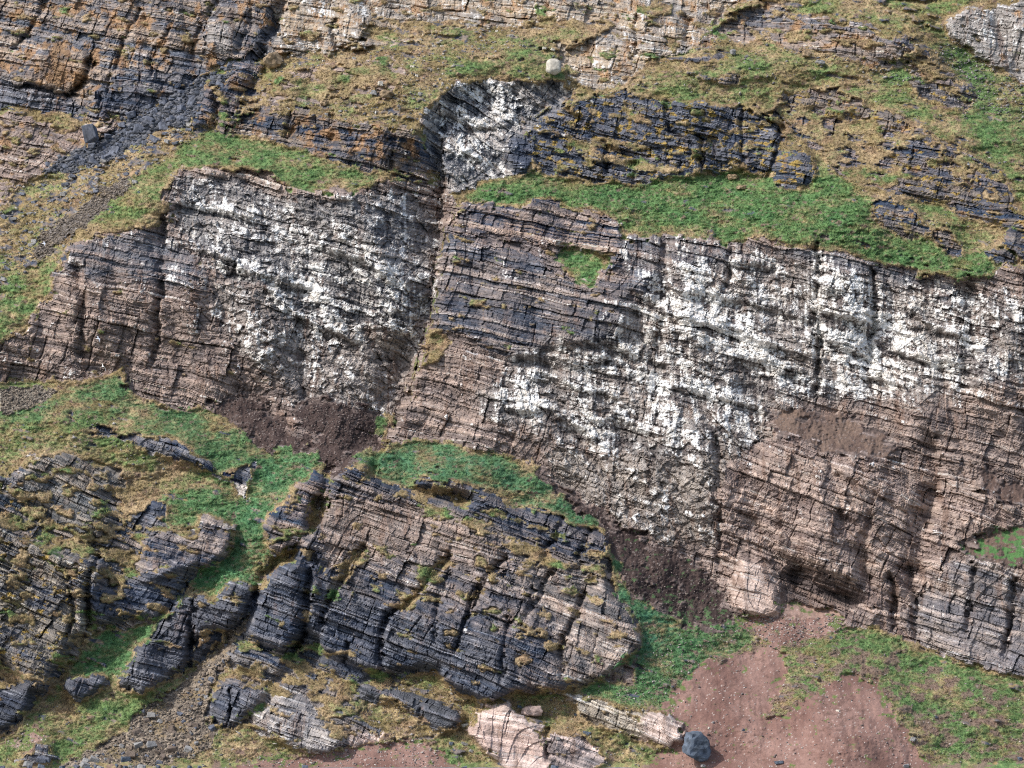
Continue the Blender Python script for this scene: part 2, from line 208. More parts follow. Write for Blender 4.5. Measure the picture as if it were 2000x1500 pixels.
# straw ribs on the crag
for pl in ('820,978 860,990 905,1003 960,1025 1010,1050 1000,1062 940,1040 880,1018 830,998',
           '1000,1072 1040,1060 1085,1085 1140,1098 1180,1104 1185,1130 1120,1112 1040,1100 990,1090',
           '708,1070 722,1078 690,1120 668,1150 640,1188 622,1180 650,1135 680,1100',
           '930,1068 960,1100 985,1110 960,1120 930,1105',
           '868,1085 880,1095 845,1140 815,1165 790,1185 782,1175 815,1140'):
    reg('crag_straw', 'R', pl, c=(.15,.13,.12), c2=(.25,.2,.17), m=.85, dip=20, s=.6, of='central_crag')
# outcrops lower left
for pl, lb, kw in (
    ('228,850 250,846 310,857 345,868 372,884 420,915 458,926 490,905 500,905 496,938 480,976 455,940 400,912 350,898 310,886 265,872 236,860', 'long thin rock step under teal grass left of the soil fan', dict(c=DK, c2=PL, m=.15, push=1)),
    ('176,838 200,834 226,838 229,845 212,851 180,845', 'tiny rock lip above the left grass', dict(push=.6)),
    ('34,925 90,882 150,895 200,912 248,935 246,948 218,952 190,965 215,1000 226,1012 198,1047 160,1047 112,1018 85,987 42,977 10,957', 'mossy layered outcrop in the left grass', dict(c=(.11,.11,.11), c2=(.24, .205, .17), m=.42, push=1.6, dip=24)),
    ('-900,800 0,922 28,925 40,938 0,945 -900,850', 'small grey ledge at the left picture edge', dict(push=.6)),
    ('-900,700 0,1022 60,1058 130,1086 168,1090 205,1104 188,1150 165,1180 164,1240 140,1242 135,1262 118,1292 100,1312 92,1345 62,1352 46,1330 0,1282 -900,1250', 'large striped dark crag at the left edge', dict(c=DK, c2=(.20, .175, .145), y=.3, m=.32, push=4.5, dip=25, amp=1.5)),
    ('-900,1320 0,1345 35,1345 56,1336 62,1372 46,1397 20,1417 0,1425 -900,1450', 'black rock wall at the lower left corner', dict(c=(.05,.055,.07), c2=DK, push=3)),
    ('245,1005 282,988 320,986 312,1030 272,1042 246,1018', 'small brown mossy outcrop left of the gully', dict(m=.4, push=.8)),
    ('278,1120 280,1050 300,1038 330,1035 345,1045 385,1045 392,1015 402,1008 455,1030 457,1052 432,1090 405,1110 362,1106 330,1122 302,1137', 'ribbed pink and dark outcrop left of the green gully', dict(c=DK, c2=(.28, .225, .195), m=.2, push=2.5, dip=14)),
    ('168,1180 180,1150 232,1150 236,1130 282,1124 340,1102 382,1098 362,1130 346,1165 318,1198 300,1212 270,1200 212,1216 180,1212', 'dark broken crag above the green fan', dict(m=.3, push=2.5, dip=16, c=DK, c2=BG)),
    ('345,1176 352,1166 390,1160 424,1170 440,1146 466,1144 492,1156 480,1192 470,1222 440,1232 424,1226 400,1232 376,1250 371,1290 355,1311 325,1322 300,1341 275,1361 234,1336 235,1320 266,1275 281,1250 300,1240 316,1216', 'big dark stepped outcrop between the green fan and the gravel', dict(c=(.07,.075,.095), c2=BG, m=.14, push=4, dip=15, amp=1.4)),
    ('122,1346 126,1330 142,1320 180,1314 208,1325 202,1340 156,1371 140,1362', 'squat dark outcrop with a turf top at lower left', dict(push=2.2, m=.08)),
    ('404,1385 414,1360 430,1330 470,1324 482,1340 522,1346 508,1376 482,1392 466,1412 440,1422 414,1402', 'dark jointed block right of the gravel fan', dict(push=3, m=.08)),
    ('434,1286 450,1266 490,1265 546,1281 562,1290 546,1312 522,1336 506,1326 490,1306 450,1297', 'low ledge of pale striped rock above the dark block', dict(push=1.8, c=DK, c2=GY)),
    ('378,1262 410,1236 424,1240 396,1290 376,1302 372,1280', 'narrow dark rib beside the gravel fan', dict(push=1.2)),
    ('612,1296 640,1284 700,1302 722,1322 700,1337 688,1332 650,1316', 'low dark ledge under the crag foot', dict(push=1.3, m=.15)),
    ('690,1342 722,1335 790,1350 832,1360 872,1380 902,1390 908,1402 882,1427 860,1427 828,1410 800,1386 770,1371 730,1366 702,1352', 'long broken dark ledge with straw tufts below the crag', dict(push=2, m=.2, c=(.075,.08,.095), c2=BG)),
    ('566,1342 590,1310 632,1342 622,1357 600,1356', 'small mossy rock hump in brown turf', dict(push=.8, m=.4)),
    ('490,1392 520,1385 540,1360 600,1370 622,1400 652,1430 672,1442 666,1456 640,1471 600,1471 550,1451 500,1421', 'striped grey outcrop with mossy top near the beach', dict(c=BG, c2=PL, push=2, m=.15, dip=18)),
    ('650,1385 700,1400 742,1421 742,1428 690,1412 655,1394', 'thin slanting rock blade in brown turf', dict(push=.7)),
    ('912,1436 932,1398 985,1372 1012,1395 1066,1430 1075,1500 1072,1560 1000,1560 980,1487 940,1462', 'smooth pale pink rock bluff at the bottom', dict(c=(.45, .33, .28), c2=(.56, .44, .385), push=1.5, dip=10, m=0, amp=.35)),
    ('1070,1432 1120,1440 1188,1482 1182,1502 1150,1510 1072,1500', 'pink and black rock bank at the bottom edge', dict(c=(.2, .17, .165), c2=(.5, .4, .36), push=1.3, m=.05)),
    ('1104,1358 1150,1360 1200,1378 1245,1390 1262,1400 1255,1430 1246,1442 1182,1421 1132,1392', 'cream and green stained rock step below the teal grass', dict(c=(.17, .14, .11), c2=(.5, .44, .36), push=1.5, m=.2, dip=20)),
    ('1258,1400 1300,1395 1345,1430 1332,1452 1300,1457 1248,1442', 'pale pink rock step beside the mud slope', dict(c=(.44, .33, .28), c2=(.55, .45, .4), push=1.3, m=0, amp=.5)),
    ('1182,1322 1212,1304 1236,1305 1246,1326 1216,1331', 'small striped pink rock in green grass', dict(c=BR, c2=PL, push=.8)),
    ('670,1442 700,1432 742,1430 730,1450 680,1461', 'little pale pink scar in brown turf', dict(c=(.4, .3, .26), c2=(.5, .4, .35), push=.2, m=0)),
    ('24,1490 60,1465 66,1448 100,1448 108,1480 90,1492', 'dark angular rocks at the head of the beach', dict(push=1.5, m=0, c=(.075,.08,.1), c2=(.2, .19, .19))),
):
    k = dict(c=DK, c2=BG, m=.15, dip=20, push=1.5, s=.45); k.update(kw)
    reg('outcrop', 'R', pl, lb, thing=1, **k)

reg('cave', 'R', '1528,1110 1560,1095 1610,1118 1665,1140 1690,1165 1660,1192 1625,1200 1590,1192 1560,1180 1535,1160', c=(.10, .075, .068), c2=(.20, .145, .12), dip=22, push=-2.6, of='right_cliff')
reg('cave_floor', 'M', '1522,1165 1560,1175 1600,1188 1635,1198 1640,1208 1560,1206 1522,1200', c=(.27,.175,.14), c2=(.34,.23,.19))
# grooves and ridges: points, width left, width right (px), depth m (+ back)
GROOVE = [
    ('862,350 858,420 852,500 846,580 838,640 812,700 792,770 765,840', 78, 10, 6.0), ('870,370 866,450 858,560', 14, 14, 1.5), ('835,600 800,680 770,760', 40, 20, 1.8),     # great chimney
    ('-200,150 0,168 60,172 130,187 165,192', 5, 5, 1.6), ('175,120 165,150 135,192', 6, 5, 1.5), ('270,20 240,80 225,130', 5, 5, 1.4), ('90,0 60,60 30,100', 6, 5, 1.6), ('330,60 300,110 290,150', 5, 5, 1.3), ('215,150 200,190 195,215', 5, 4, 1.2), ('420,0 395,50 380,100', 6, 6, 1.4),
    ('325,430 318,500 320,560 312,620 308,700', 12, 4, 2.0), ('150,520 165,600 160,690', 14, 8, 2.2),
    ('555,0 540,50 512,112', 16, 10, 4), ('180,120 165,160 140,190', 9, 7, 2.0), ('490,30 470,100', 8, 5, 1.5),
    ('655,40 652,100', 5, 5, 1.5), ('1240,30 1240,110', 6, 5, 1.6), ('1345,40 1338,90', 8, 6, 2),
    ('1300,470 1292,560 1285,640 1290,760', 16, 10, 1.8), ('1425,480 1420,560', 7, 5, 1.5), ('1600,480 1598,600 1600,780', 8, 5, 2.2),
    ('1705,530 1710,600 1700,700', 8, 6, 2), ('1900,560 1890,700 1880,800', 22, 14, 2.5), ('1400,860 1405,1000 1402,1100', 8, 6, 1.5),
    ('1820,870 1830,940 1800,1020 1790,1110', 26, 16, 3.0), ('1640,1000 1690,1060 1700,1130', 12, 8, 1.5),
    ('1780,1110 1790,1180 1795,1240', 14, 8, 3), ('1905,1110 1900,1180 1890,1230', 8, 5, 1.8), ('1980,1130 1975,1200 1960,1290', 8, 5, 2),
    ('1560,1120 1610,1150 1660,1172 1690,1180', 20, 12, 2.6), ('1460,1010 1520,1080 1570,1120', 18, 10, 1.6), ('1640,930 1700,960 1760,1000', 10, 6, 1.2), ('1700,1010 1680,1080 1700,1140', 16, 8, 1.8), ('1740,1130 1750,1180 1748,1225', 10, 6, 2.6),
    ('650,925 640,960 632,1000 628,1030', 22, 5, 3), ('612,1100 606,1160 596,1230 580,1262', 20, 6, 4.5),
    ('708,1070 672,1130 636,1190 624,1262', 10, 5, 2.6), ('878,1085 845,1130 800,1175 760,1200 745,1240 742,1310', 10, 5, 2.8),
    ('985,1090 950,1130 926,1175 905,1230 895,1262', 9, 5, 2.6), ('1075,1120 1045,1180 1020,1215', 8, 5, 2.0),
    ('1145,1160 1125,1200 1105,1240 1098,1310', 9, 5, 2.6), ('990,1210 980,1260 978,1330', 6, 5, 1.6), ('1040,1150 1030,1170', 6, 4, 1.5),
    ('875,1120 850,1180 850,1250', 6, 4, 1.2), ('680,1260 670,1290', 6, 4, 1.5),
    ('1100,1010 1085,1050 1060,1090', 7, 6, 2.0), ('1150,1040 1135,1085 1125,1110', 7, 6, 2.0),
    ('570,1085 545,1100 520,1125 505,1160', 16, 14, 3.5), ('500,1160 480,1200 430,1260 370,1315', 14, 14, 2.0),
    ('190,1090 175,1130 168,1200 166,1240', 8, 6, 3.0), ('135,1150 140,1200 130,1260', 6, 4, 1.8), ('380,1165 372,1240 364,1300', 8, 5, 2.4),
    ('450,1345 450,1410', 4, 3, 1.5), ('545,1410 545,1440', 4, 3, 1), ('1074,1425 1072,1490', 6, 4, 1.5), ('780,1375 790,1395', 4, 3, 1), ('820,1385 822,1410', 4, 3, 1),
    ('1525,250 1515,300 1500,345', 5, 10, 1.8), ('1110,210 1190,290 1230,300', 8, 6, 1.2), ('1300,200 1305,260 1350,285', 6, 6, 1.5), ('1370,260 1375,330', 6, 4, 1.4), ('1450,220 1450,340', 5, 4, 1.2),
    ('648,230 645,290', 10, 6, 1.6), ('570,220 565,275', 8, 5, 1.4), ('765,250 762,330', 6, 6, 1.2), ('1190,290 1185,345', 8, 8, 1.5), ('1240,320 1238,355', 8, 6, 1.5),
    ('440,150 420,190 425,235', 8, 6, 2.2), ('320,250 260,285 190,320 110,360 40,395', 24, 24, 1.5),
]

LEDGE = ['1300,556 1390,572 1470,590 1560,610 1600,625', '1290,605 1380,622 1450,645 1520,668 1560,690', '1590,655 1660,670 1695,690', '1430,690 1500,702 1560,722 1572,770',
         '1175,652 1230,680 1290,700', '1010,692 1100,702 1180,698', '1600,552 1640,562', '1750,678 1830,700 1890,708', '990,790 1080,800 1160,852', '1320,745 1400,770 1500,800',
         '350,392 430,402 490,425', '430,505 500,530 600,560', '350,470 440,500 560,592', '1600,600 1660,615 1700,640', '1780,600 1840,640 1880,650', '1040,730 1120,745 1200,770', '1200,810 1290,850',
         '620,470 700,500 760,540', '560,600 620,640 690,660', '1440,505 1500,512', '870,210 920,240 980,235', '880,290 930,310', '1700,730 1780,745', '1240,560 1290,600 1270,680']
# ---------------------------------------------------------------- coarse macro form
CS = 4
CU = np.arange(-700, 2700 + 1, CS, dtype=F32); CV = np.arange(-420, 1580 + 1, CS, dtype=F32)
cu, cv = np.meshgrid(CU, CV)
SL = dict(R=.3, G=1.05, S=1.25, D=1.15, M=1.05)
AMT = dict(R=0., G=1., S=2., D=3., M=4.)
def defaults(r):
    k = r['kind']
    d = dict(s=SL[k], g=0, l=0, y=0, m=0, dip=15, amp=1.0, rub=.1, push=0, gr=.4, teal=0, rk=0.0, soil=0, tus=1.0, gp=0,
             c=dict(R=BR, G=(.1, .1, .1), S=BR, D=(.042, .028, .026), M=(.165, .092, .075))[k],
             c2=dict(R=TN, G=(.1, .1, .1), S=TN, D=(.085, .058, .050), M=(.262, .162, .135))[k])
    for a, b in d.items(): r.setdefault(a, b)
for r in REG: defaults(r)
cid = np.zeros(cu.shape, np.int32)
push = np.zeros(cu.shape, F32)
for i, r in enumerate(REG):
    m = inpoly(cu, cv, r['poly']); cid[m] = i
    if r['push']: push += blur(m.astype(F32), 2 if r['push'] < 0 else 1) * r['push']
def pmap(key, rad=3, ids=None):
    t = np.array([r[key] for r in REG], F32)[cid if ids is None else ids]
    return blur(t, rad) if rad else t
tana = np.tan(np.arctan((750 - cv) / FOC) + PITCH)
slope = pmap('s', 1)
pxm = 0.0685 * CS
gy = slope * pxm / np.clip(1 - slope * tana, .3, 2)         # going up (towards smaller v)
big = fbm(cu / 260, cv / 300, 3, 50); gx0 = 0.5 * fbm(cu / 180, cv / 260, 3, 60)
asp = np.zeros(cu.shape, F32)
for pl, v in (('600,380 850,360 850,640 790,760 640,640', .25), ('240,440 330,440 330,700 250,700', .35), ('860,440 1290,520 1240,660 870,650', -.15),
              ('1290,470 1430,480 1430,900 1290,900', .2), ('1600,500 1900,560 1890,760 1600,760', -.12), ('60,640 160,480 160,740 60,740', -.9), ('100,470 150,470 110,640 60,640', -1.0),
              ('-900,360 330,260 150,450 0,660 -900,700', -.55), ('1190,1040 1260,1160 1330,1290 1180,1330 1250,1250', .5), ('350,1300 500,1130 500,1200 380,1330', .3),
              ('480,1240 630,1100 600,1270', -.25), ('620,960 1190,1050 1250,1250 950,1370 620,1270', -.22), ('820,240 900,160 900,370 850,370', .55), ('960,160 1120,180 1040,330 960,345', -.45),
              ('1830,880 2060,880 2060,1300 1800,1240', -.25), ('1400,900 1800,900 1800,1200 1450,1200', -.15), ('1590,1240 2060,1340 2060,1500 1800,1500', .25), ('1200,1500 1330,1430 1620,1330 1620,1500', -.2)):
    asp += blur(inpoly(cu, cv, P(pl)).astype(F32), 3) * v
gx = (asp + gx0 * .25) * pxm
H, W = cu.shape
wx, wy = 0.30, 1.0
# rhs of  wx*Yxx + wy*Yyy = wx*d(gx)/dx + wy*d(gv)/dv   with gv = dY/dv = -gy
gv = -gy
fx = np.zeros((H, W)); fx[:, 1:] = gx[:, :-1]; fx2 = gx.copy().astype(np.float64); fx2[:, -1] = 0
fy = np.zeros((H, W)); fy[1:, :] = gv[:-1, :]; fy2 = gv.copy().astype(np.float64); fy2[-1, :] = 0
rhs = wx * (fx2 - fx) + wy * (fy2 - fy)
def dct2(a):
    m = np.concatenate([a, a[::-1]], 0); m = np.concatenate([m, m[:, ::-1]], 1); return np.fft.rfft2(m)
f = dct2(rhs)
kx = 2 * np.cos(2 * np.pi * np.fft.rfftfreq(2 * W)) - 2; ky = 2 * np.cos(2 * np.pi * np.fft.fftfreq(2 * H)) - 2
den = wx * kx[None, :] + wy * ky[:, None]; den[0, 0] = 1; f = f / den; f[0, 0] = 0
Yc = np.fft.irfft2(f, s=(2 * H, 2 * W))[:H, :W].astype(F32)
Yc -= np.median(Yc[int((1485 + 420) / CS), 175:675])
foot = Yc[int((1485 + 420) / CS)]
Yc -= foot[None, :] * sstep(900, 1485, cv) * .8     # level the foot of the hill with the beach
Yc += big * 1.6 * sstep(1480, 1300, cv)
Yc -= push
for (bx, by, rx_, ry_, h_) in ((1640, 1440, 130, 110, 4.5), (1400, 1400, 110, 90, 2.5), (1900, 1400, 180, 80, 2), (1500, 120, 160, 50, 4), (1330, 150, 130, 60, 3), (760, 150, 160, 60, 3), (600, 310, 90, 40, 2), (1650, 430, 170, 60, 3),
                               (300, 380, 70, 50, 3), (880, 910, 130, 40, 2.5), (1850, 300, 90, 60, 2.5), (330, 870, 120, 50, 2.5), (120, 830, 90, 50, 2), (1750, 60, 90, 40, 2.5)):
    Yc -= h_ * np.exp(-((cu - bx) / rx_) ** 2 - ((cv - by) / ry_) ** 2)
# grooves (asymmetric)
def polydist(pts, U, V):
    best = np.full(U.shape, 1e9, F32); side = np.zeros(U.shape, F32); tt = np.zeros(U.shape, F32)
    L = 0; seg = []
    for (x0, y0), (x1, y1) in zip(pts[:-1], pts[1:]):
        l = math.hypot(x1 - x0, y1 - y0); seg.append((L, l)); L += l
    for k, ((x0, y0), (x1, y1)) in enumerate(zip(pts[:-1], pts[1:])):
        dx, dy = x1 - x0, y1 - y0; l2 = dx * dx + dy * dy
        t = np.clip(((U - x0) * dx + (V - y0) * dy) / l2, 0, 1)
        d = np.hypot(U - x0 - t * dx, V - y0 - t * dy); m = d < best
        best = np.where(m, d, best)
        side = np.where(m, (U - x0) * dy - (V - y0) * dx, side) # >0: right of a downward line... sign fixed below
        tt = np.where(m, (seg[k][0] + t * seg[k][1]) / L, tt)
    return best, side, tt

# ---------------------------------------------------------------- fine grid
ST = 1.6
def axis(a, b, lo, hi, n):
    core = np.arange(a, b + .01, ST)
    k = np.arange(1, n + 1) / n
    left = a - (a - lo) * k[::-1] ** 1.8; right = b + (hi - b) * k ** 1.8
    return np.concatenate([left, core, right]).astype(F32)
AU = axis(-15, 2015, -620, 2620, 46); AV = axis(-12, 1512, -380, 1540, 34); AV = AV[AV < 1541]
U, V = np.meshgrid(AU, AV)
NV, NU = U.shape
def up(a):
    x = np.clip((U - CU[0]) / CS, 0, W - 1.001); y = np.clip((V - CV[0]) / CS, 0, H - 1.001)
    xi = x.astype(np.int32); yi = y.astype(np.int32); fx = x - xi; fy = y - yi
    return ((a[yi, xi] * (1 - fx) + a[yi, xi + 1] * fx) * (1 - fy) + (a[yi + 1, xi] * (1 - fx) + a[yi + 1, xi + 1] * fx) * fy).astype(F32)
wu = U + 9 * fbm(U / 45, V / 45, 4, 101, .6); wv = V + 8 * fbm(U / 45, V / 45, 4, 111, .6)
Xa = (U - 1000) / 14.6; Za = (1485 - V) / 14.6
_w = fbm(Xa / 1.6, Za / 1.2, 3, 211)
def beds(b, a, th, jw, seed):
    rs = np.random.RandomState(seed)
    n = 3000; tk = th * (0.35 + 1.3 * rs.rand(n) ** 1.4); edge = np.cumsum(tk) - 600 * th
    edge = edge.astype(F32)
    i = np.clip(np.searchsorted(edge, b.ravel()).reshape(b.shape), 1, n - 1).astype(np.int32)
    lo = edge[i - 1]; hi = edge[i]
    a = a / jw + hash2(i, i * 0 + 5, seed + 1) * 7
    a = a / (0.6 + .9 * hash2(i, i * 0 + 9, seed + 2))
    k = np.floor(a).astype(np.int32); f = a - k
    jl = .55 * (hash2(i, k, seed + 3) - .5); ju = 1 + .55 * (hash2(i, k + 1, seed + 3) - .5)
    k = np.where(f < jl, k - 1, np.where(f > ju, k + 1, k)); f = a - k
    jl = .55 * (hash2(i, k, seed + 3) - .5); ju = 1 + .55 * (hash2(i, k + 1, seed + 3) - .5)
    da = np.minimum(f - jl, ju - f) * jw
    return i, k, (b - lo) / (hi - lo), (f - jl) / (ju - jl), np.minimum(b - lo, hi - b), da, hi - lo
_ba = Za * .96 + Xa * .27 + _w * .15; _aa = Xa * .96 - Za * .3 + _w * .15
_i, _k = beds(_ba, _aa, .75, 1.6, 341)[:2]; _i2, _k2 = beds(_ba + .4, _aa, 2.2, 3.2, 351)[:2]
wu += 15 * (hash2(_i, _k, 5) - .5) + 14 * (hash2(_i2, _k2, 6) - .5); wv += 11 * (hash2(_i, _k, 7) - .5) + 13 * (hash2(_i2, _k2, 8) - .5)
rid = np.zeros(U.shape, np.int16)
for i, r in enumerate(REG):
    xs = [p[0] for p in r['poly']]; ys = [p[1] for p in r['poly']]
    j0, j1 = np.searchsorted(AV, [min(ys) - 25, max(ys) + 25]); i0, i1 = np.searchsorted(AU, [min(xs) - 25, max(xs) + 25])
    if j1 <= j0 or i1 <= i0: continue
    sub = (slice(j0, j1), slice(i0, i1)); m = inpoly(wu[sub], wv[sub], r['poly']); rid[sub][m] = i
Y0 = up(Yc)
for pts, wl, wr, dep in GROOVE:
    pts = P(pts); xs = [p[0] for p in pts]; ys = [p[1] for p in pts]; mg = 4 * max(wl, wr) + 10
    j0, j1 = np.searchsorted(AV, [min(ys) - mg, max(ys) + mg]); i0, i1 = np.searchsorted(AU, [min(xs) - mg, max(xs) + mg])
    sub = (slice(j0, j1), slice(i0, i1))
    d, sd, tt = polydist(pts, wu[sub] * .5 + U[sub] * .5, wv[sub] * .5 + V[sub] * .5)
    q = np.where(sd > 0, wr, wl)
    Y0[sub] += dep * np.exp(-(d / q) ** 2 * 1.2) * (.75 + .25 * np.sin(tt * 9 + dep))
gboost = np.zeros(U.shape, F32); rib = np.zeros(U.shape, F32)
for pl in LEDGE:
    pts = P(pl); xs = [p[0] for p in pts]; ys = [p[1] for p in pts]
    j0, j1 = np.searchsorted(AV, [min(ys) - 60, max(ys) + 60]); i0, i1 = np.searchsorted(AU, [min(xs) - 60, max(xs) + 60]); sub = (slice(j0, j1), slice(i0, i1))
    a_, b_ = wu[sub] * .6 + U[sub] * .4, wv[sub] * .6 + V[sub] * .4
    d, sd_, tt = polydist(pts, a_, b_); d2_ = polydist(pts, a_, b_ - 17)[0]
    gboost[sub] = np.maximum(gboost[sub], np.exp(-(d / 15) ** 2)) - .55 * np.exp(-(d2_ / 9) ** 2); rib[sub] -= .7 * np.exp(-(d / 8) ** 2) - .65 * np.exp(-(d2_ / 9) ** 2)
Y0 += rib
TH = np.arctan((750 - V) / FOC)
dx = (U - 1000) / FOC; dyv = (750 - V) / FOC
ddY = np.cos(PITCH) - np.sin(PITCH) * dyv; ddZ = np.sin(PITCH) + np.cos(PITCH) * dyv
def pos(Y):
    t = (Y + D) / ddY; return dx * t, ZC + ddZ * t
X, Z = pos(Y0)
kindv = np.array(['RGSDM'.index(r['kind']) for r in REG], np.int8)[rid]
rock = (kindv == 0).astype(F32)
def pf(key, rad=4):
    """region value, soft edges only inside the same kind of ground"""
    t = np.array([r[key] for r in REG], F32)
    return (t[rid] * .45 + up(blur(t[cid], rad)) * .55).astype(F32)
dipd = np.array([r['dip'] for r in REG], F32)[rid] * np.pi / 180
amp = pf('amp'); rub = np.clip(pf('rub', 8), 0, 1)

# ---------------------------------------------------------------- bedded, jointed rock
cd = np.cos(dipd); sd = np.sin(dipd)
wz1 = fbm(X / 9, Z / 6, 4, 201); wz2 = fbm(X / 1.6, Z / 1.2, 3, 211)
b0 = Z * cd + X * sd + wz1 * (.38 + .5 * rub) + wz2 * .035
a0 = X * cd - Z * sd * 1.1 + fbm(X / 7, Z / 9, 4, 221) * .9 + wz2 * .10
i1, k1, t1, s1, db1, da1, h1 = beds(b0, a0, 2.6, 3.6, 301)
i2, k2, t2, s2, db2, da2, h2 = beds(b0 + wz2 * .03, a0 + .2 * fbm(X / 2, Z / 2, 2, 231), .62, 1.15, 311)
i3, k3, t3, s3, db3, da3, h3 = beds(b0 + wz2 * .02, a0, .24, 2.6, 321)
i4, k4 = beds(b0 + wz2 * .01 + .07, a0, .10, 1.4, 331)[:2]
H4 = hash2(i4, k4, 431)
H1 = hash2(i1, k1, 401); H2 = hash2(i2, k2, 411); H3 = hash2(i3, k3, 421)
T1 = hash2(i1, k1, 402) - .5; T1b = hash2(i1, k1, 403) - .5; T2 = hash2(i2, k2, 412) - .5; T2b = hash2(i2, k2, 413) - .5
BB1 = hash2(i1, i1 * 0 + 3, 404); BB2 = hash2(i2, i2 * 0 + 3, 414); BB3 = hash2(i3, i3 * 0 + 3, 424)
dR = np.zeros(U.shape, F32)
dR -= .70 * (H1 - .5) + .65 * (BB1 - .5) + T1 * (s1 - .5) * 1.8 + T1b * (t1 - .5) * .9
dR -= .26 * (H2 - .5) + .36 * (BB2 - .5) + T2 * (s2 - .5) * .5 + T2b * (t2 - .5) * .3
lam = .15 + .85 * sstep(-.15, .25, fbm(X / 9, Z / 3.5 + X * .1, 3, 571) - .12 * (U > 1400) * (V > 830))           # thin bedded here, massive there
dR -= (.12 * (H3 - .5) + .22 * (BB3 - .5)) * (.15 + .95 * lam) + .10 * (H4 - .5)
dR += .7 * np.exp(-(da1 / .12) ** 2) * sstep(.55, .95, hash2(i1, k1, 405)) + .5 * np.exp(-(db1 / .10) ** 2) * sstep(.4, .8, hash2(i1, k1, 406))
dR += .20 * np.exp(-(da2 / .07) ** 2) * sstep(.4, .7, hash2(i2, k2, 407)) + .15 * np.exp(-(db2 / .06) ** 2) * (.2 + .8 * lam) * (hash2(i2, k2, 408) > .4)
# rubbly, shattered rock
w1, g1, c1, ox, oy = worley(X / 1.25 + wz2 * .5, Z / .8 + wz2 * .5 + X * .18, 501)
w2, g2, c2_, ox2, oy2 = worley(X / .55, Z / .45 + X * .12, 511)
rb = -(1.15 * (c1 - .5) - .45 * w1 - .25 * sstep(.12, 0, g1) + ox * (hash2((c1 * 4000).astype(np.int32), k1 * 0, 7) - .5) * 1.2) - .50 * (c2_ - .5) + .12 * w2 + .16 * sstep(.12, 0, g2)
rb += fbm(X / 3.5, Z / 4.5, 4, 521) * .9
rr = np.clip(rub * 1.15 + .25 * fbm(X / 6, Z / 6, 3, 531) - .05, 0, 1)
dR = dR * (1 - .40 * rr) + rb * rr * .72
fine = fbm(X / .45, Z / .3, 3, 541, .7)
dR += fine * .08 - .14 * np.abs(fbm(X / 2.0 + wz2 * .3, Z / 1.5, 4, 545, .6))
ca5, sa5 = .62, .78
i5, k5, t5, s5, db5, da5, h5 = beds(Z * ca5 + X * sa5 + wz1 * .5 + wz2 * .1, X * ca5 - Z * sa5 + wz2 * .2, 1.7, 2.6, 361)
fz = sstep(-.05, .25, fbm(X / 10 + 3, Z / 8, 3, 575)) * (.35 + .65 * rub)
dR = dR * (1 - .35 * fz) - fz * (.75 * (hash2(i5, k5, 441) - .5) + .9 * (hash2(i5, k5, 442) - .5) * (t5 - .5)) + fz * .35 * np.exp(-(db5 / .10) ** 2)
dR *= .85 * amp
# broad flat facets: the face changes plane along slanting joints
fa = fbm(X / 16, Z / 20, 2, 551) * 2.2; fb_ = np.abs(fbm(X / 9 + Z / 40, Z / 24, 2, 552)) * 2.0
dR += np.round(fa * 2.2) / 2.2 * .5 + fa * .5 - fb_ + fbm(X / 4.5, Z / 7, 3, 561) * .22
# ---------------------------------------------------------------- turf, scree, soil
tus = pf('tus')
tw, tg, tc, tox, toy = worley(X / .75 + .3 * wz2, Z / .42, 601)
dG = -(.26 * sstep(.75, .05, tw) * tc) * tus - fbm(X / 2.2, Z / 1.0, 4, 611) * .35 * tus - fbm(X / .5, Z / .22, 3, 621) * .14 - fbm(X / 9, Z / 5, 3, 631) * 1.2
terr = (Z + X * .10 + 1.2 * fbm(X / 5, Z / 5, 3, 641)) / 1.1   # little sheep-track steps
tph = (terr / 1.9) % 1; tmk = sstep(-.1, .25, fbm(X / 9, Z / 6, 3, 651)) * (.25 + 1.6 * pf('rk', 3) + .5 * (pf('gr', 3) < .5))
dG -= .22 * (1 - np.abs((terr % 1) * 2 - 1)) * .6 + .55 * sstep(.15, .75, tph) * sstep(1, .86, tph) * tmk
riser = sstep(.12, .30, tph) * sstep(.62, .44, tph) * sstep(.45, .9, tmk)
sw, sg, sh, sox, soy = worley(X / .42, Z / .30, 661)
dS = -.34 * (1 - sw) * (.35 + sh) - .25 * fbm(X / 2, Z / 1.5, 3, 671) - .6 * fbm(X / 6, Z / 6, 2, 672)
sw2, _, sh2, _, _ = worley(X / .22, Z / .17, 681)
dD = -.16 * (1 - sw2) * sh2 - .12 * (1 - sw) * sh - .9 * fbm(X / 3, Z / 4, 4, 691, .6) - .12 * fbm(X / .3, Z / .3, 2, 692)
rill = fbm(X / .9 + .4 * wz1, Z / 6, 3, 701)
dM = -.9 * fbm(X / 6, Z / 7, 4, 711) - .08 * rill - .30 * np.abs(fbm(X / 1.6, Z / 1.0, 5, 712, .65)) - .08 * (1 - sw2) * sh2
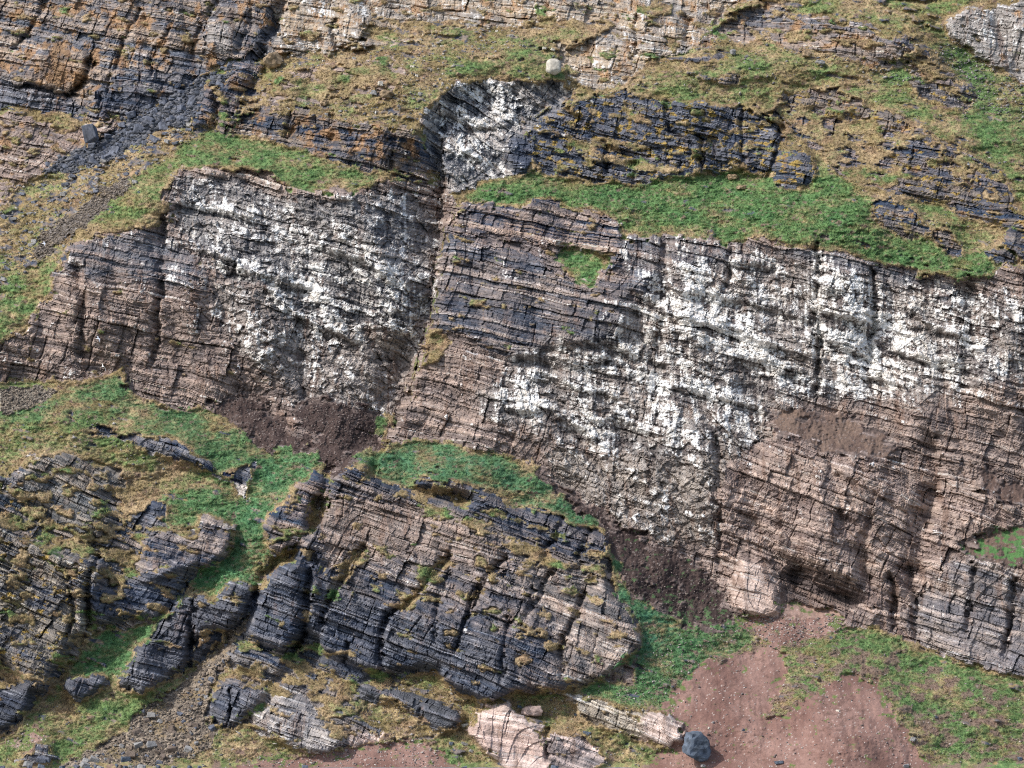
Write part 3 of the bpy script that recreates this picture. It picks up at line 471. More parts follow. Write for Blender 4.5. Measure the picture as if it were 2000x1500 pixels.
# rock showing through turf and turf on rock ledges
mo = np.clip(pf('m', 3), 0, 1); rk = pf('rk', 3)
mn = fbm(X / 3.2, Z / 1.5 + X * .12, 4, 721, .6)
ledge = t1 * .5 + (1 - H2) * .3
turf_on_rock = sstep(-.06, .06, mn + .45 * ledge + mo * 1.15 - .80) * (mo > .01)
gro = sstep(-.05, .07, fbm(X / 3.0 + 9, Z / 1.3 + X * .2, 4, 731, .6) + rk * .75 + .34 * riser - .52)
isR = rock * (1 - turf_on_rock) + (kindv == 1) * gro
isG = (kindv == 1) * (1 - gro) + rock * turf_on_rock
eD = blur((kindv == 3).astype(F32), 7); soil_gap = (kindv == 3) * sstep(-.04, .04, fbm(X / 2.2, Z / 1.6, 5, 741, .65) - (eD - .62) * 1.1)
soil_on = rock * sstep(.02, .10, fbm(X / 2.6, Z / 1.4, 5, 742, .65) + eD * 1.2 - .55) * (eD > .05)
isR = (isR + soil_gap) * (1 - soil_on); isG = isG * (1 - soil_on)
isS = (kindv == 2).astype(F32); isD = (kindv == 3) * (1 - soil_gap) + soil_on; isM = (kindv == 4).astype(F32)
# soft weights for the displacement so that edges step instead of tearing
def soft(m, r=1): return boxblur(m.astype(F32), r)
wR = soft(isR); wG = soft(isG); wS = soft(isS); wD = soft(isD); wM = soft(isM)
rim = np.clip(blur((kindv == 1).astype(F32), 4), 0, 1)
lip = rock * rim * 0
edge_r = blur(rock, 6)                                   # 1 deep in rock, 0 deep in turf
brow = np.exp(-((edge_r - .42) / .16) ** 2)
dRs = boxblur(boxblur(dR, 5), 5)
onr = boxblur((rock * turf_on_rock).astype(F32), 1)
disp = wR * dR * (.55 + .45 * sstep(.2, .8, edge_r)) + wG * ((dG - .15 - .30 * brow * (kindv == 1)) * (1 - .5 * onr) + onr * (dRs - .30)) + wS * dS + wD * dD + wM * dM
disp *= 1 - sstep(1470, 1505, V) * .9
fade_m = 1 - sstep(2100, 2500, U) * .5
Yf = (Y0 + disp * fade_m).astype(F32)
X1, Z1 = pos(Yf)

# ---------------------------------------------------------------- colour (albedo; the dark blue rock tints also carry shade)
def mixc(a, b, t): return a + (b - a) * t[..., None]
def C(c): return np.array(c, F32)
cA = np.stack([pf_ for pf_ in [None]], 0) if False else None
def pcol(key):
    t = np.array([r[key] for r in REG], F32)
    return np.stack([t[rid, j] * .5 + up(blur(t[cid, j], 3)) * .5 for j in range(3)], -1)
A = pcol('c'); B = pcol('c2')
# keep region colours of rock from leaking from grass: use hard values where the kinds differ
hardA = np.array([r['c'] for r in REG], F32)[rid]; hardB = np.array([r['c2'] for r in REG], F32)[rid]
pure = sstep(.55, .95, edge_r)[..., None] * rock[..., None]
A = hardA + (A - hardA) * pure; B = hardB + (B - hardB) * pure
kd3 = (kindv == 3)[..., None]; A = np.where(kd3, C((.12, .09, .08)), A); B = np.where(kd3, C(BR), B)
sA = np.where(kd3, hardA, C((.045, .030, .028))); sB = np.where(kd3, hardB, C((.10, .07, .06)))
cw = fbm(X / 5, Z / 4, 4, 801); cw2 = fbm(X / 1.1, Z / .8, 3, 811, .6)
tb = np.clip(.42 + .65 * (BB1 - .5) + .50 * (BB2 - .5) + .20 * (H2 - .5) + .30 * (H3 - .5) + .80 * (BB3 - .5) * (.4 + lam) + .55 * cw + .35 * cw2, -.15, 1.25)
rc = mixc(A, B, tb)
val = 1 + .15 * (H2 - .5) + .35 * (BB3 - .5) + .30 * (H4 - .5) + .45 * (hash2(i4, i4 * 0 + 2, 433) - .5) + .22 * cw2 + .22 * fine
rc = np.clip(rc * val[..., None], .02, .8)
# thin pale seams between the laminae
seam = sstep(.80, .95, hash2(i4, i4 * 0 + 1, 432)) * sstep(.3, .5, hash2(i4, k4, 425)) * (1 - rr * .8) * (.3 + .7 * lam) * .95
rc = mixc(rc, np.clip(rc * 1.9 + .13, 0, .6), seam)
# rust stain and lichens
ln = fbm(X / 2.6, Z / 2.2, 5, 821, .62); lich = sstep(.06, .34, ln + pf('l') * .85 - .42) * .85
rc = mixc(rc, C((.31, .185, .095)) * (1 + .6 * cw2[..., None]), lich * (pf('l') > .02))
yn = fbm(X / 1.5, Z / .9, 4, 831, .62); yl = sstep(.10, .28, yn + pf('y') * .8 - .42 + .3 * (t2 - .5)) * (pf('y') > .02)
rc = mixc(rc, C((.36, .245, .055)) * (1 + .5 * cw2[..., None]), yl * .85)
rust = sstep(.12, .45, fbm(X / 1.4 + .3 * wz1, Z / 7, 5, 841, .65)) * .55 * (1 - mo)
rc = mixc(rc, C((.15, .088, .062)), rust * sstep(.08, .16, rc.mean(-1)))
damp = sstep(.22, .5, fbm(X / 2.2, Z / 9, 4, 843)) * .45; rc = rc * (1 - damp[..., None] * C((.6, .56, .5)))
# guano: thick on proud ledges, runs below them
g = np.clip(pf('g', 8) + .36 * gboost * .8 * (pf('g', 8) > .12), 0, 1.1)
prot = boxblur(dR, 10) - dR                               # >0 where the rock stands proud
st = fbm(X / .35, Z / 3.2, 3, 851)
bg_ = fbm(a0 / 7, b0 / 1.3, 4, 855, .6)                      # along the ledges
st2 = fbm(X / .9 + .2 * wz1, Z / 9, 3, 853)
gn = .30 * fbm(X / 3.4, Z / 2.2 + X * .2, 4, 861, .6) + .42 * bg_ + .62 * fbm(X / .5, Z / .38, 4, 871, .8) + .34 * st + .38 * st2 + .70 * np.clip(prot, -.8, .6)
big_g = fbm(X / 11, Z / 6 + X * .18, 3, 881)
gm = sstep(-.02, .09, gn + g * 1.0 - .78 + .60 * big_g * sstep(0, .3, g)) * (g > .015)
wht = mixc(C((.79, .78, .76)) + np.zeros_like(rc), C((.50, .45, .385)), np.clip(.36 + cw2 + .5 * cw, 0, 1) * .75)
wash = sstep(-.5, .45, gn + g * 1.1 - .62 + .5 * st) * .34 * (g > .16)
rc = mixc(rc, C((.50, .47, .44)), wash)
rc = mixc(rc, wht, gm * .93)
# turf
gr = np.where(kindv == 0, .16 + .5 * sstep(.2, .5, cw), pf('gr', 5)); teal = pf('teal', 5)
gnz = fbm(X / 5.5, Z / 2.6, 4, 901) * .75 + fbm(X / .9, Z / .4, 4, 911, .65) * .50
fr = brow * .75 * (kindv == 1)
gg = sstep(.12, .82, gr + gnz * .80 - fr * .60)
green = mixc(C((.138, .190, .070)) + np.zeros_like(rc), C((.062, .158, .058)), np.clip(gr * 1.5 - .75 + gnz * .6, 0, 1))
green = mixc(green, C((.055, .150, .090)), np.clip(teal * (.75 + .5 * cw2), 0, 1))
straw = mixc(C((.33, .245, .145)) + np.zeros_like(rc), C((.215, .165, .080)), np.clip(.5 + 1.3 * cw + .6 * cw2, 0, 1))
rud = sstep(.2, .5, fbm(X / 3, Z / 2, 3, 921)); straw = mixc(straw, C((.23, .145, .095)), rud * .5)
gc = mixc(straw, green, gg)
tv = 1 + .45 * (tc - .5) + .55 * fbm(X / .45, Z / .2, 3, 931, .8) + .30 * cw2
gc = np.clip(gc * tv[..., None], .015, .5)
pk = sstep(.80, .9, hash2((tc * 4095).astype(np.int32), k1 * 0 + 2, 13)) * sstep(.5, .2, tw) * .55 * sstep(.5, .9, gr)
gc = mixc(gc, C((.30, .21, .16)), pk)                     # dead tussock heads
soilm = sstep(.1, .3, fbm(X / 2.4, Z / 1.1, 4, 941) + pf('soil') - .25) * (pf('soil') > .02)
eG = blur((kindv == 4).astype(F32), 12); soilm = np.maximum(soilm, sstep(.02, .16, fbm(X / 1.7, Z / .9, 5, 942, .65) + eG * .8 - .34) * (kindv == 1))
gc = mixc(gc, C((.20, .135, .112)), soilm * .85)
gc_rock = mixc(C(DK) + np.zeros_like(rc), C((.24, .19, .15)), np.clip(.4 + 1.0 * cw2 + .8 * (H2 - .5), 0, 1))
ylp = sstep(.12, .3, yn)
gc_rock = mixc(gc_rock, C((.33, .225, .07)), ylp * .6)
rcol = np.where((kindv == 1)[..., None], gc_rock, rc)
# scree, soil, mud
scc = mixc(hardA, hardB, np.clip(.2 + sh * .9 + .5 * cw2, 0, 1)) * (1 + .5 * (sh[..., None] - .5))
scm = sstep(.05, .35, fbm(X / 2.5, Z / 1.8, 4, 951) + .05 - .10 * (kindv == 2)) * .75
scc = mixc(scc, straw * .8, scm * (hash2(rid.astype(np.int32), k1 * 0, 3) > -1))
dc = mixc(sA, sB, np.clip(.3 + .9 * fbm(X / 3, Z / 4, 4, 961) + .6 * (sh2 - .5), 0, 1))
speck = sstep(.90, .95, sh2) * sstep(.40, .2, sw2); dc = mixc(dc, C((.30, .26, .24)), speck * .7)
gp = sstep(.0, .25, fbm(X / 1.2, Z / .8, 4, 971) + pf('gp') - .35) * (pf('gp') > .05)
dc = mixc(dc, C((.07, .15, .05)), gp)
# low herb speckle on the soil near its lower margin
herb = sstep(.02, .3, fbm(X / 1.0, Z / .7, 4, 972, .6) + sstep(1120, 1240, V + .25 * (1300 - U)) * .55 - .32) * (U > 1150) * (V > 1000)
dc = mixc(dc, C((.075, .135, .055)), herb * .9)
mc = mixc(hardA, hardB, np.clip(.5 + 1.0 * fbm(X / 5, Z / 4, 4, 981) + .4 * cw2, 0, 1))
crk = sstep(.05, .30, fbm(X / .9, Z / .45, 4, 982, .7)) * .7 * sstep(-.2, .3, fbm(X / 5, Z / 5, 2, 983)); mc = mixc(mc, C((.13, .078, .062)), crk)
mh = sstep(.2, .42, fbm(X / 2.6, Z / 1.5, 4, 984, .6)) * .7; eM = blur((kindv == 4).astype(F32), 12); mc = mixc(mc, C((.115, .15, .05)), sstep(.02, .16, fbm(X / 1.6, Z / .9, 5, 985, .65) + (1 - eM) * .75 - .42))
mc = mixc(mc, C((.5, .44, .4)), sstep(.93, .97, sh2) * sstep(.4, .2, sw2))
tot = (isR + isG + isS + isD + isM)[..., None]
COLR = (rcol * isR[..., None] + gc * isG[..., None] + scc * isS[..., None] + dc * isD[..., None] + mc * isM[..., None]) / tot
COLR = np.clip(COLR, .012, .85)

# ---------------------------------------------------------------- materials
def material(name, rough=.9, noise=.25, nscale=9, bump=.25, bscale=14, attr=True, col=(.2, .2, .2)):
    m = bpy.data.materials.new(name); m.use_nodes = True; n = m.node_tree.nodes; l = m.node_tree.links
    b = n['Principled BSDF']; b.inputs['Roughness'].default_value = rough; b.inputs['Specular IOR Level'].default_value = .25
    tc_ = n.new('ShaderNodeTexCoord')
    nz = n.new('ShaderNodeTexNoise'); nz.inputs['Scale'].default_value = nscale; nz.inputs['Detail'].default_value = 4
    l.new(tc_.outputs['Object'], nz.inputs['Vector'])
    mr = n.new('ShaderNodeMapRange'); mr.inputs['From Min'].default_value = .3; mr.inputs['From Max'].default_value = .7
    mr.inputs['To Min'].default_value = 1 - noise; mr.inputs['To Max'].default_value = 1 + noise
    l.new(nz.outputs['Fac'], mr.inputs['Value'])
    vm = n.new('ShaderNodeVectorMath'); vm.operation = 'SCALE'
    if attr:
        at = n.new('ShaderNodeAttribute'); at.attribute_name = 'tint'; l.new(at.outputs['Color'], vm.inputs[0])
    else:
        cr = n.new('ShaderNodeMix'); cr.data_type = 'RGBA'
        cr.inputs[6].default_value = (*[v * .75 for v in col], 1); cr.inputs[7].default_value = (*[min(1, v * 1.3) for v in col], 1)
        n2 = n.new('ShaderNodeTexNoise'); n2.inputs['Scale'].default_value = 1.3; n2.inputs['Detail'].default_value = 5
        l.new(tc_.outputs['Object'], n2.inputs['Vector']); l.new(n2.outputs['Fac'], cr.inputs[0]); l.new(cr.outputs[2], vm.inputs[0])
    l.new(mr.outputs[0], vm.inputs['Scale']); l.new(vm.outputs[0], b.inputs['Base Color'])
    bp = n.new('ShaderNodeBump'); bp.inputs['Strength'].default_value = bump; bp.inputs['Distance'].default_value = .12
    nb = n.new('ShaderNodeTexNoise'); nb.inputs['Scale'].default_value = bscale; nb.inputs['Detail'].default_value = 3
    l.new(tc_.outputs['Object'], nb.inputs['Vector']); l.new(nb.outputs['Fac'], bp.inputs['Height']); l.new(bp.outputs[0], b.inputs['Normal'])
    return m
MAT = dict(R=material('layered_rock', .82, .22, 7, .35, 9), G=material('turf', .95, .25, 6, .5, 8), S=material('scree', .85, .25, 6, .4, 10),
           D=material('dark_soil', .95, .25, 7, .4, 12), M=material('pink_mud', .95, .15, 5, .4, 7))

# ---------------------------------------------------------------- meshes from the grid
VX = np.stack([X1, Yf, Z1], -1).reshape(-1, 3).astype(F32)
CF = np.concatenate([COLR, np.ones(COLR.shape[:2] + (1,), F32)], -1).reshape(-1, 4).astype(F32)
idx = np.arange(NV * NU, dtype=np.int32).reshape(NV, NU)
quads = np.stack([idx[1:, :-1], idx[1:, 1:], idx[:-1, 1:], idx[:-1, :-1]], -1).reshape(-1, 4)   # v grows downward: normals face the camera
def grid_mesh(name, q, mat, smooth, origin=None):
    used, inv = np.unique(q, return_inverse=True)
    v = VX[used]; o = np.array([v[:, 0].mean(), v[:, 1].mean(), v[:, 2].min()], F32) if origin is None else origin
    me = bpy.data.meshes.new(name); me.vertices.add(len(used)); me.vertices.foreach_set('co', (v - o).ravel())
    n = len(q); me.loops.add(n * 4); me.loops.foreach_set('vertex_index', inv.astype(np.int32).ravel())
    me.polygons.add(n); me.polygons.foreach_set('loop_start', np.arange(0, n * 4, 4, dtype=np.int32))
    me.polygons.foreach_set('use_smooth', np.full(n, smooth, bool))
    me.update(calc_edges=True); me.validate()
    ca = me.color_attributes.new('tint', 'FLOAT_COLOR', 'POINT'); ca.data.foreach_set('color', CF[used].ravel())
    me.materials.append(mat)
    ob = bpy.data.objects.new(name, me); COL.objects.link(ob); ob.location = o
    return ob
groups = {}
for i, r in enumerate(REG):
    nm = r.get('of') or r['name']
    if not r['label'] and not r.get('of'): nm = {'G': 'grass_slope', 'S': 'gravel', 'M': 'mud_slope', 'D': 'soil', 'R': 'cliff'}[r['kind']]
    key = (nm, r['label'] if r.get('thing') else None, r['kind']); groups.setdefault(key, []).append(i)
gkeys = list(groups); gid = np.zeros(len(REG), np.int32)
for k, key in enumerate(gkeys):
    for i in groups[key]: gid[i] = k
blk = ((i1.astype(np.int64) * 4096 + (k1.astype(np.int64) + 2000)))
blk = np.where(isR > .5, blk, -1)[:-1, :-1]
# slivers join the neighbouring block
fg2 = gid[rid[:-1, :-1]]; code = blk * 128 + fg2
uq, inv_, cnt = np.unique(code, return_inverse=True, return_counts=True)
small = (cnt < 40)[inv_.reshape(code.shape)] & (blk >= 0); b2 = np.where(small, -2, blk)
for it in range(24):
    if not (b2 == -2).any(): break
    for ax, sh_ in ((0, 1), (0, -1), (1, 1), (1, -1)):
        nb_ = np.roll(b2, sh_, ax); ng = np.roll(fg2, sh_, ax); m_ = (b2 == -2) & (nb_ >= 0) & (ng == fg2); b2 = np.where(m_, nb_, b2)
blk = b2.ravel()
fg = gid[rid[:-1, :-1].ravel()]
LABEL = {}
for r in REG:
    if r['label']: LABEL.setdefault(r['name'], r['label'])
LABEL.update(central_crag_turf='straw coloured turf strips lying in the joints of the central crag', gravel='patch of loose gravel on the left slopes')
order = np.argsort(fg, kind='stable'); bounds = np.searchsorted(fg[order], np.arange(len(gkeys) + 1))
terrain = {}
for k, key in enumerate(gkeys):
    sel = order[bounds[k]:bounds[k + 1]]
    if len(sel) < 4: continue
    nm, lb, kd = key
    kids = []
    nm2 = next((v for t_, v in (('rough_slope', 'rough_slope'), ('pillar', 'rock_pillar'), ('buttress', 'rock_buttress'), ('crag', 'crag'), ('outcrop', 'rock_outcrop'), ('pink_block', 'boulder')) if t_ in nm), nm)
    thing_ = kd == 'R' and nm2 != nm or nm == 'outcrop'
    if kd == 'R':
        bs = blk[sel]; o2 = np.argsort(bs, kind='stable'); sel = sel[o2]; bs = bs[o2]
        cut = np.flatnonzero(np.r_[True, bs[1:] != bs[:-1], True]); size = np.diff(cut)
        mn_ = 40 if thing_ else 150
        big_ = [c for c in np.argsort(-size)[:290] if size[c] >= mn_ and bs[cut[c]] >= 0]
        rest = np.ones(len(sel), bool)
        for c in big_: kids.append(sel[cut[c]:cut[c + 1]]); rest[cut[c]:cut[c + 1]] = False
        sel = sel[rest]
    if thing_ and kids:
        ob = bpy.data.objects.new(nm2, None); COL.objects.link(ob); ob.empty_display_size = .3
        vv = VX[np.unique(quads[order[bounds[k]:bounds[k + 1]]])]; ob.location = (float(vv[:, 0].mean()), float(vv[:, 1].mean()), float(vv[:, 2].min()))
        if len(sel) > 3:
            c_ = grid_mesh('turf', quads[sel], MAT['G'], True); c_['kind'] = 'stuff'; c_.parent = ob; c_.location = c_.location - ob.location
    else:
        if len(sel) < 4: sel = kids.pop()
        ob = grid_mesh(nm2 if thing_ else nm, quads[sel], MAT[kd], kd in 'GDM')
    ob['label'] = lb or LABEL.get(nm, nm.replace('_', ' '))
    if thing_: ob['category'] = 'boulder' if nm2 == 'boulder' else 'rock outcrop'
    else: ob['kind'] = 'structure'
    for q_ in kids:
        c_ = grid_mesh('rock_block', quads[q_], MAT[kd], False); c_.parent = ob; c_.location = c_.location - ob.location
    terrain[key] = ob

# ---------------------------------------------------------------- beach and sea
def sheet(name, x0, x1, y0, y1, z, nx, ny, f, mat, label):
    xs = np.linspace(x0, x1, nx); ys = np.linspace(y0, y1, ny); gx_, gy_ = np.meshgrid(xs, ys)
    vz = z + f(gx_, gy_); me = bpy.data.meshes.new(name)
    vs = np.stack([gx_, gy_, vz], -1).reshape(-1, 3); ii = np.arange(nx * ny).reshape(ny, nx)
    qs = np.stack([ii[:-1, :-1], ii[:-1, 1:], ii[1:, 1:], ii[1:, :-1]], -1).reshape(-1, 4)
    me.from_pydata(vs.tolist(), [], qs.tolist()); me.materials.append(mat)
    ob = bpy.data.objects.new(name, me); COL.objects.link(ob); ob['label'] = label; ob['kind'] = 'structure'; return ob
beach_m = material('shingle', .8, .45, 5, .9, 6, False, (.20, .195, .20))
sea_m = material('sea', .12, .05, 1, .3, 2, False, (.02, .045, .05))
sheet('beach', -160, 160, -70, 9, -.72, 300, 90, lambda x, y: .10 * fbm(x / 1.2, y / 1.2, 3, 31) + .02 * (y + 0) * (y < 0), beach_m, 'grey pebble beach along the foot of the hill')
sheet('sea', -3000, 3000, -3000, -60, -1.0, 40, 40, lambda x, y: 0 * x, sea_m, 'open sea in front of the beach')
# ---------------------------------------------------------------- seat points on the hill
def at(u, v):
    i = int(np.clip(np.searchsorted(AU, u), 1, NU - 1)); j = int(np.clip(np.searchsorted(AV, v), 1, NV - 1))
    return Vector((float(X1[j, i]), float(Yf[j, i]), float(Z1[j, i])))
# ---------------------------------------------------------------- tufts of grass on the turf
def tuft_mesh(name, n, h, spread, seed, mat):
    rs = random.Random(seed); vs = []; fs = []
    for b in range(n):
        a = rs.random() * 6.283; lean = spread * (.3 + rs.random()); hh = h * (.6 + .6 * rs.random()); w_ = h * .075
        bx = rs.uniform(-1, 1) * h * .35; by = rs.uniform(-1, 1) * h * .35; k = len(vs)
        px_, py_ = -math.sin(a) * w_, math.cos(a) * w_
        for t in (0, .55, 1):
            r_ = lean * t * t; z_ = hh * (t - .35 * t * t * lean / h); q = 1 - t * .85
            vs += [(bx + math.cos(a) * r_ + px_ * q, by + math.sin(a) * r_ + py_ * q, z_ - .04), (bx + math.cos(a) * r_ - px_ * q, by + math.sin(a) * r_ - py_ * q, z_ - .04)]
        fs += [(k, k + 1, k + 3, k + 2), (k + 2, k + 3, k + 5, k + 4)]
    me = bpy.data.meshes.new(name); me.from_pydata(vs, [], fs); me.materials.append(mat); return me
def inst_material(name):
    m = bpy.data.materials.new(name); m.use_nodes = True; n = m.node_tree.nodes; l = m.node_tree.links; b = n['Principled BSDF']
    b.inputs['Roughness'].default_value = .8; b.inputs['Specular IOR Level'].default_value = .2
    at_ = n.new('ShaderNodeAttribute'); at_.attribute_type = 'INSTANCER'; at_.attribute_name = 'tint'
    l.new(at_.outputs['Color'], b.inputs['Base Color']); return m
TM = inst_material('grass_blades')
def scatter(name, pts, cols, scl, src, label, tilt=.25, seed=1):
    me = bpy.data.meshes.new(name); n = len(pts); me.vertices.add(n); me.vertices.foreach_set('co', pts.astype(F32).ravel()); me.update()
    a = me.attributes.new('tint', 'FLOAT_COLOR', 'POINT'); a.data.foreach_set('color', np.concatenate([cols, np.ones((n, 1))], 1).astype(F32).ravel())
    rs = np.random.RandomState(seed)
    a = me.attributes.new('spin', 'FLOAT_VECTOR', 'POINT'); a.data.foreach_set('vector', np.stack([rs.randn(n) * tilt + .25, rs.randn(n) * tilt, rs.rand(n) * 6.283], 1).astype(F32).ravel())
    a = me.attributes.new('size', 'FLOAT', 'POINT'); a.data.foreach_set('value', scl.astype(F32))
    ob = bpy.data.objects.new(name, me); COL.objects.link(ob); ob['kind'] = 'stuff'; ob['label'] = label
    g_ = bpy.data.node_groups.new(name, 'GeometryNodeTree')
    g_.interface.new_socket('Geometry', in_out='INPUT', socket_type='NodeSocketGeometry'); g_.interface.new_socket('Geometry', in_out='OUTPUT', socket_type='NodeSocketGeometry')
    N = g_.nodes; L = g_.links; gi = N.new('NodeGroupInput'); go = N.new('NodeGroupOutput')
    ip = N.new('GeometryNodeInstanceOnPoints'); oi = N.new('GeometryNodeObjectInfo'); oi.inputs['Object'].default_value = src; oi.inputs['As Instance'].default_value = True
    def att(nm_, ty):
        q = N.new('GeometryNodeInputNamedAttribute'); q.data_type = ty; q.inputs['Name'].default_value = nm_; return [o for o in q.outputs if o.enabled][0]
    L.new(gi.outputs[0], ip.inputs['Points']); L.new(oi.outputs['Geometry'], ip.inputs['Instance'])
    L.new(att('spin', 'FLOAT_VECTOR'), ip.inputs['Rotation']); L.new(att('size', 'FLOAT'), ip.inputs['Scale']); L.new(ip.outputs[0], go.inputs[0])
    md = ob.modifiers.new('scatter', 'NODES'); md.node_group = g_
    return ob
rs = np.random.RandomState(5)
gmask = ((isG > .5) & (U > -30) & (U < 2030) & (V > -25) & (V < 1490)).ravel()
cand = np.flatnonzero(gmask); N_T = 150000
pick = rs.choice(cand, min(N_T, len(cand)), replace=False)
jit = (rs.rand(len(pick), 3) - .5) * .15
src = bpy.data.objects.new('grass_tuft', tuft_mesh('grass_tuft', 9, .30, .16, 3, TM)); COL.objects.link(src)
src.location = at(1400, 400) + Vector((0, .15, -.05)); src['kind'] = 'stuff'; src['label'] = 'single grass tuft in the bright meadow'
tcol = COLR.reshape(-1, 3)[pick] * (1.22 + .35 * (rs.rand(len(pick), 1) - .5))
tsc = (.45 + .75 * rs.rand(len(pick)) ** 2) * (.6 + .4 * tus.ravel()[pick])
src.location = (0, 0, 0)
src_hide = src
scatter('grass', VX[pick] + jit, tcol, tsc, src, 'short grass growing on every green slope and ledge of the hill')
src.location = at(1400, 400)
print('terrain verts', NV * NU, 'quads', len(quads))

# ---------------------------------------------------------------- stones
import bmesh
def stone_mesh(name, seed, mat, flat=.6, rnd=0, n=16, rough=.12):
    """irregular block: hull of a jittered box (angular) or of a sphere (rounded), about 1 m across, resting at z=0"""
    r_ = random.Random(seed); bm = bmesh.new()
    if rnd:
        bmesh.ops.create_icosphere(bm, subdivisions=3, radius=.5)
        for v in bm.verts:
            c = v.co; q = 1 + rough * (math.sin(c.x * 7 + seed) * math.cos(c.y * 6 + seed * 2) + .6 * math.sin(c.z * 11 + seed)) + r_.uniform(-.03, .03)
            v.co = Vector((c.x * q, c.y * q * .85, c.z * q * flat / .85))
    else:
        pts_ = []
        if rough < .1:
            for e in range(15):
                d_ = Vector((r_.gauss(0, 1), r_.gauss(0, 1), r_.gauss(0, 1))).normalized(); d_ /= max(abs(d_.x), abs(d_.y), abs(d_.z)) ** .62
                pts_.append(Vector((d_.x * .48, d_.y * .42, d_.z * .5 * flat)))
        for a in (-1, 1) if rough >= .1 else ():
            for b in (-1, 1):
                for c in (-1, 1):
                    for e in range(2):
                        pts_.append(Vector((a * .5 * r_.uniform(.35, 1), b * .42 * r_.uniform(.4, 1), c * .5 * flat * r_.uniform(.35, 1))))
        for p_ in pts_: bm.verts.new(p_)
        res = bmesh.ops.convex_hull(bm, input=bm.verts)
        bmesh.ops.delete(bm, geom=[g for g in res['geom_interior'] if isinstance(g, bmesh.types.BMVert)] , context='VERTS')
        bmesh.ops.dissolve_limit(bm, angle_limit=.18, verts=bm.verts, edges=bm.edges)
        if rnd == 0 and rough < .1:                       # big boulders: chipped, uneven faces
            bmesh.ops.triangulate(bm, faces=bm.faces); bmesh.ops.subdivide_edges(bm, edges=bm.edges, cuts=4, use_grid_fill=True)
            bmesh.ops.smooth_vert(bm, verts=bm.verts, factor=.35, use_axis_x=True, use_axis_y=True, use_axis_z=True)
            for v in bm.verts:
                lay = .030 * (math.floor((v.co.z + .15 * v.co.x) * 9 + seed) % 2)
                v.co += v.co.normalized() * (lay + r_.uniform(-.016, .016) + .03 * math.sin(v.co.x * 13 + seed) * math.sin(v.co.z * 11))
        else: bmesh.ops.bevel(bm, geom=bm.edges[:], offset=.025, segments=1, affect='EDGES')
    zmin = min(v.co.z for v in bm.verts)
    for v in bm.verts: v.co.z -= zmin
    me = bpy.data.meshes.new(name); bm.to_mesh(me); bm.free(); me.materials.append(mat)
    if rnd: me.polygons.foreach_set('use_smooth', [True] * len(me.polygons))
    return me
def smat(name, col, noise=.3): return material(name, .85, noise, 5, .5, 6, False, col)
SM = dict(slab=smat('dark_slate', (.115, .125, .155), .45), grey=smat('grey_stone', (.24, .235, .23)), pale=smat('pale_stone', (.50, .46, .39)),
          tan=smat('lichened_stone', (.26, .19, .12), .5), brown=smat('brown_gravel', (.14, .11, .09)), pink=smat('pink_stone', (.36, .27, .235)), blue=smat('blue_black_rock', (.085, .105, .135), .5))
VAR = {}
def stone(kind, u, v, wpx, hpx, label, cat='stone', group=None, name='stone', rnd=0, rot=None, tilt=.3, seed=0, sink=.18):
    r_ = random.Random(seed * 7919 + int(u * 13 + v * 7)); q = r_.randrange(9); key = (kind, rnd, q)
    if key not in VAR: VAR[key] = stone_mesh(name, q * 31 + (5 if rnd else 1), SM[kind], .62, rnd)
    ob = bpy.data.objects.new(name, VAR[key]); COL.objects.link(ob); p = at(u, v); m = (D + p.y) / FOC
    wv_, hv_ = wpx * m * 1.12, hpx * m * 1.2
    ob.scale = (wv_, (wv_ + hv_) * .5 * r_.uniform(.8, 1.1), hv_ / .62)
    ob.rotation_euler = (r_.uniform(-tilt, tilt), r_.uniform(-tilt, tilt) + .12, rot if rot is not None else r_.uniform(-.6, .6))
    ob.location = p + Vector((0, -.15 * hv_, -hv_ * (.5 + sink * .3)))
    ob['label'] = label; ob['category'] = cat
    if group: ob['group'] = group
    return ob
# one-off boulders
def boulder(name, u, v, wpx, hpx, seed, mat, label, rnd=0, flat=.62, rz=0, ry=0, cat='boulder'):
    me = stone_mesh(name, seed, SM[mat], flat, rnd, rough=.09 if not rnd else .13)
    ob = bpy.data.objects.new(name, me); COL.objects.link(ob); p = at(u, v + hpx * .5); m = (D + p.y) / FOC
    ob.scale = (wpx * m * 1.1, (wpx + hpx) * .5 * m, hpx * m * 1.08 / flat); ob.rotation_euler = (0, ry, rz)
    ob.location = p + Vector((0, -.25 * wpx * m, -.06 * hpx * m)); ob['label'] = label; ob['category'] = cat; return ob
boulder('boulder', 1080, 133, 28, 26, 4, 'pale', 'round pale boulder perched on the green brink above the bird wall', 1, .8)
boulder('boulder', 1430, 103, 11, 10, 6, 'grey', 'small round grey boulder alone on the upper right meadow', 1, .7)
boulder('boulder', 742, 163, 11, 10, 9, 'pale', 'small cream boulder in the middle of the dry upper meadow')
boulder('boulder', 729, 179, 13, 14, 12, 'grey', 'grey and tan boulder below the cream one in the upper meadow')
boulder('boulder', 647, 172, 16, 9, 15, 'tan', 'tan flat boulder in the left half of the upper meadow')
boulder('boulder', 632, 201, 18, 11, 16, 'tan', 'tan block near the turf lip of the upper meadow')
boulder('boulder', 755, 184, 30, 16, 17, 'tan', 'broken brown rock pile in the upper meadow below the cream boulder')
boulder('boulder', 526, 118, 36, 34, 22, 'tan', 'big squared boulder leaning on the ridge left of the upper meadow', 0, .9, .4, .25)
boulder('boulder', 1575, 104, 19, 15, 23, 'tan', 'orange block at the foot of the upper right outcrop')
boulder('boulder', 1601, 121, 19, 11, 24, 'grey', 'flat hollow grey rock in the upper right green slope')
boulder('boulder', 1430, 345, 22, 12, 25, 'tan', 'yellow lichened block at the upper edge of the bright meadow')
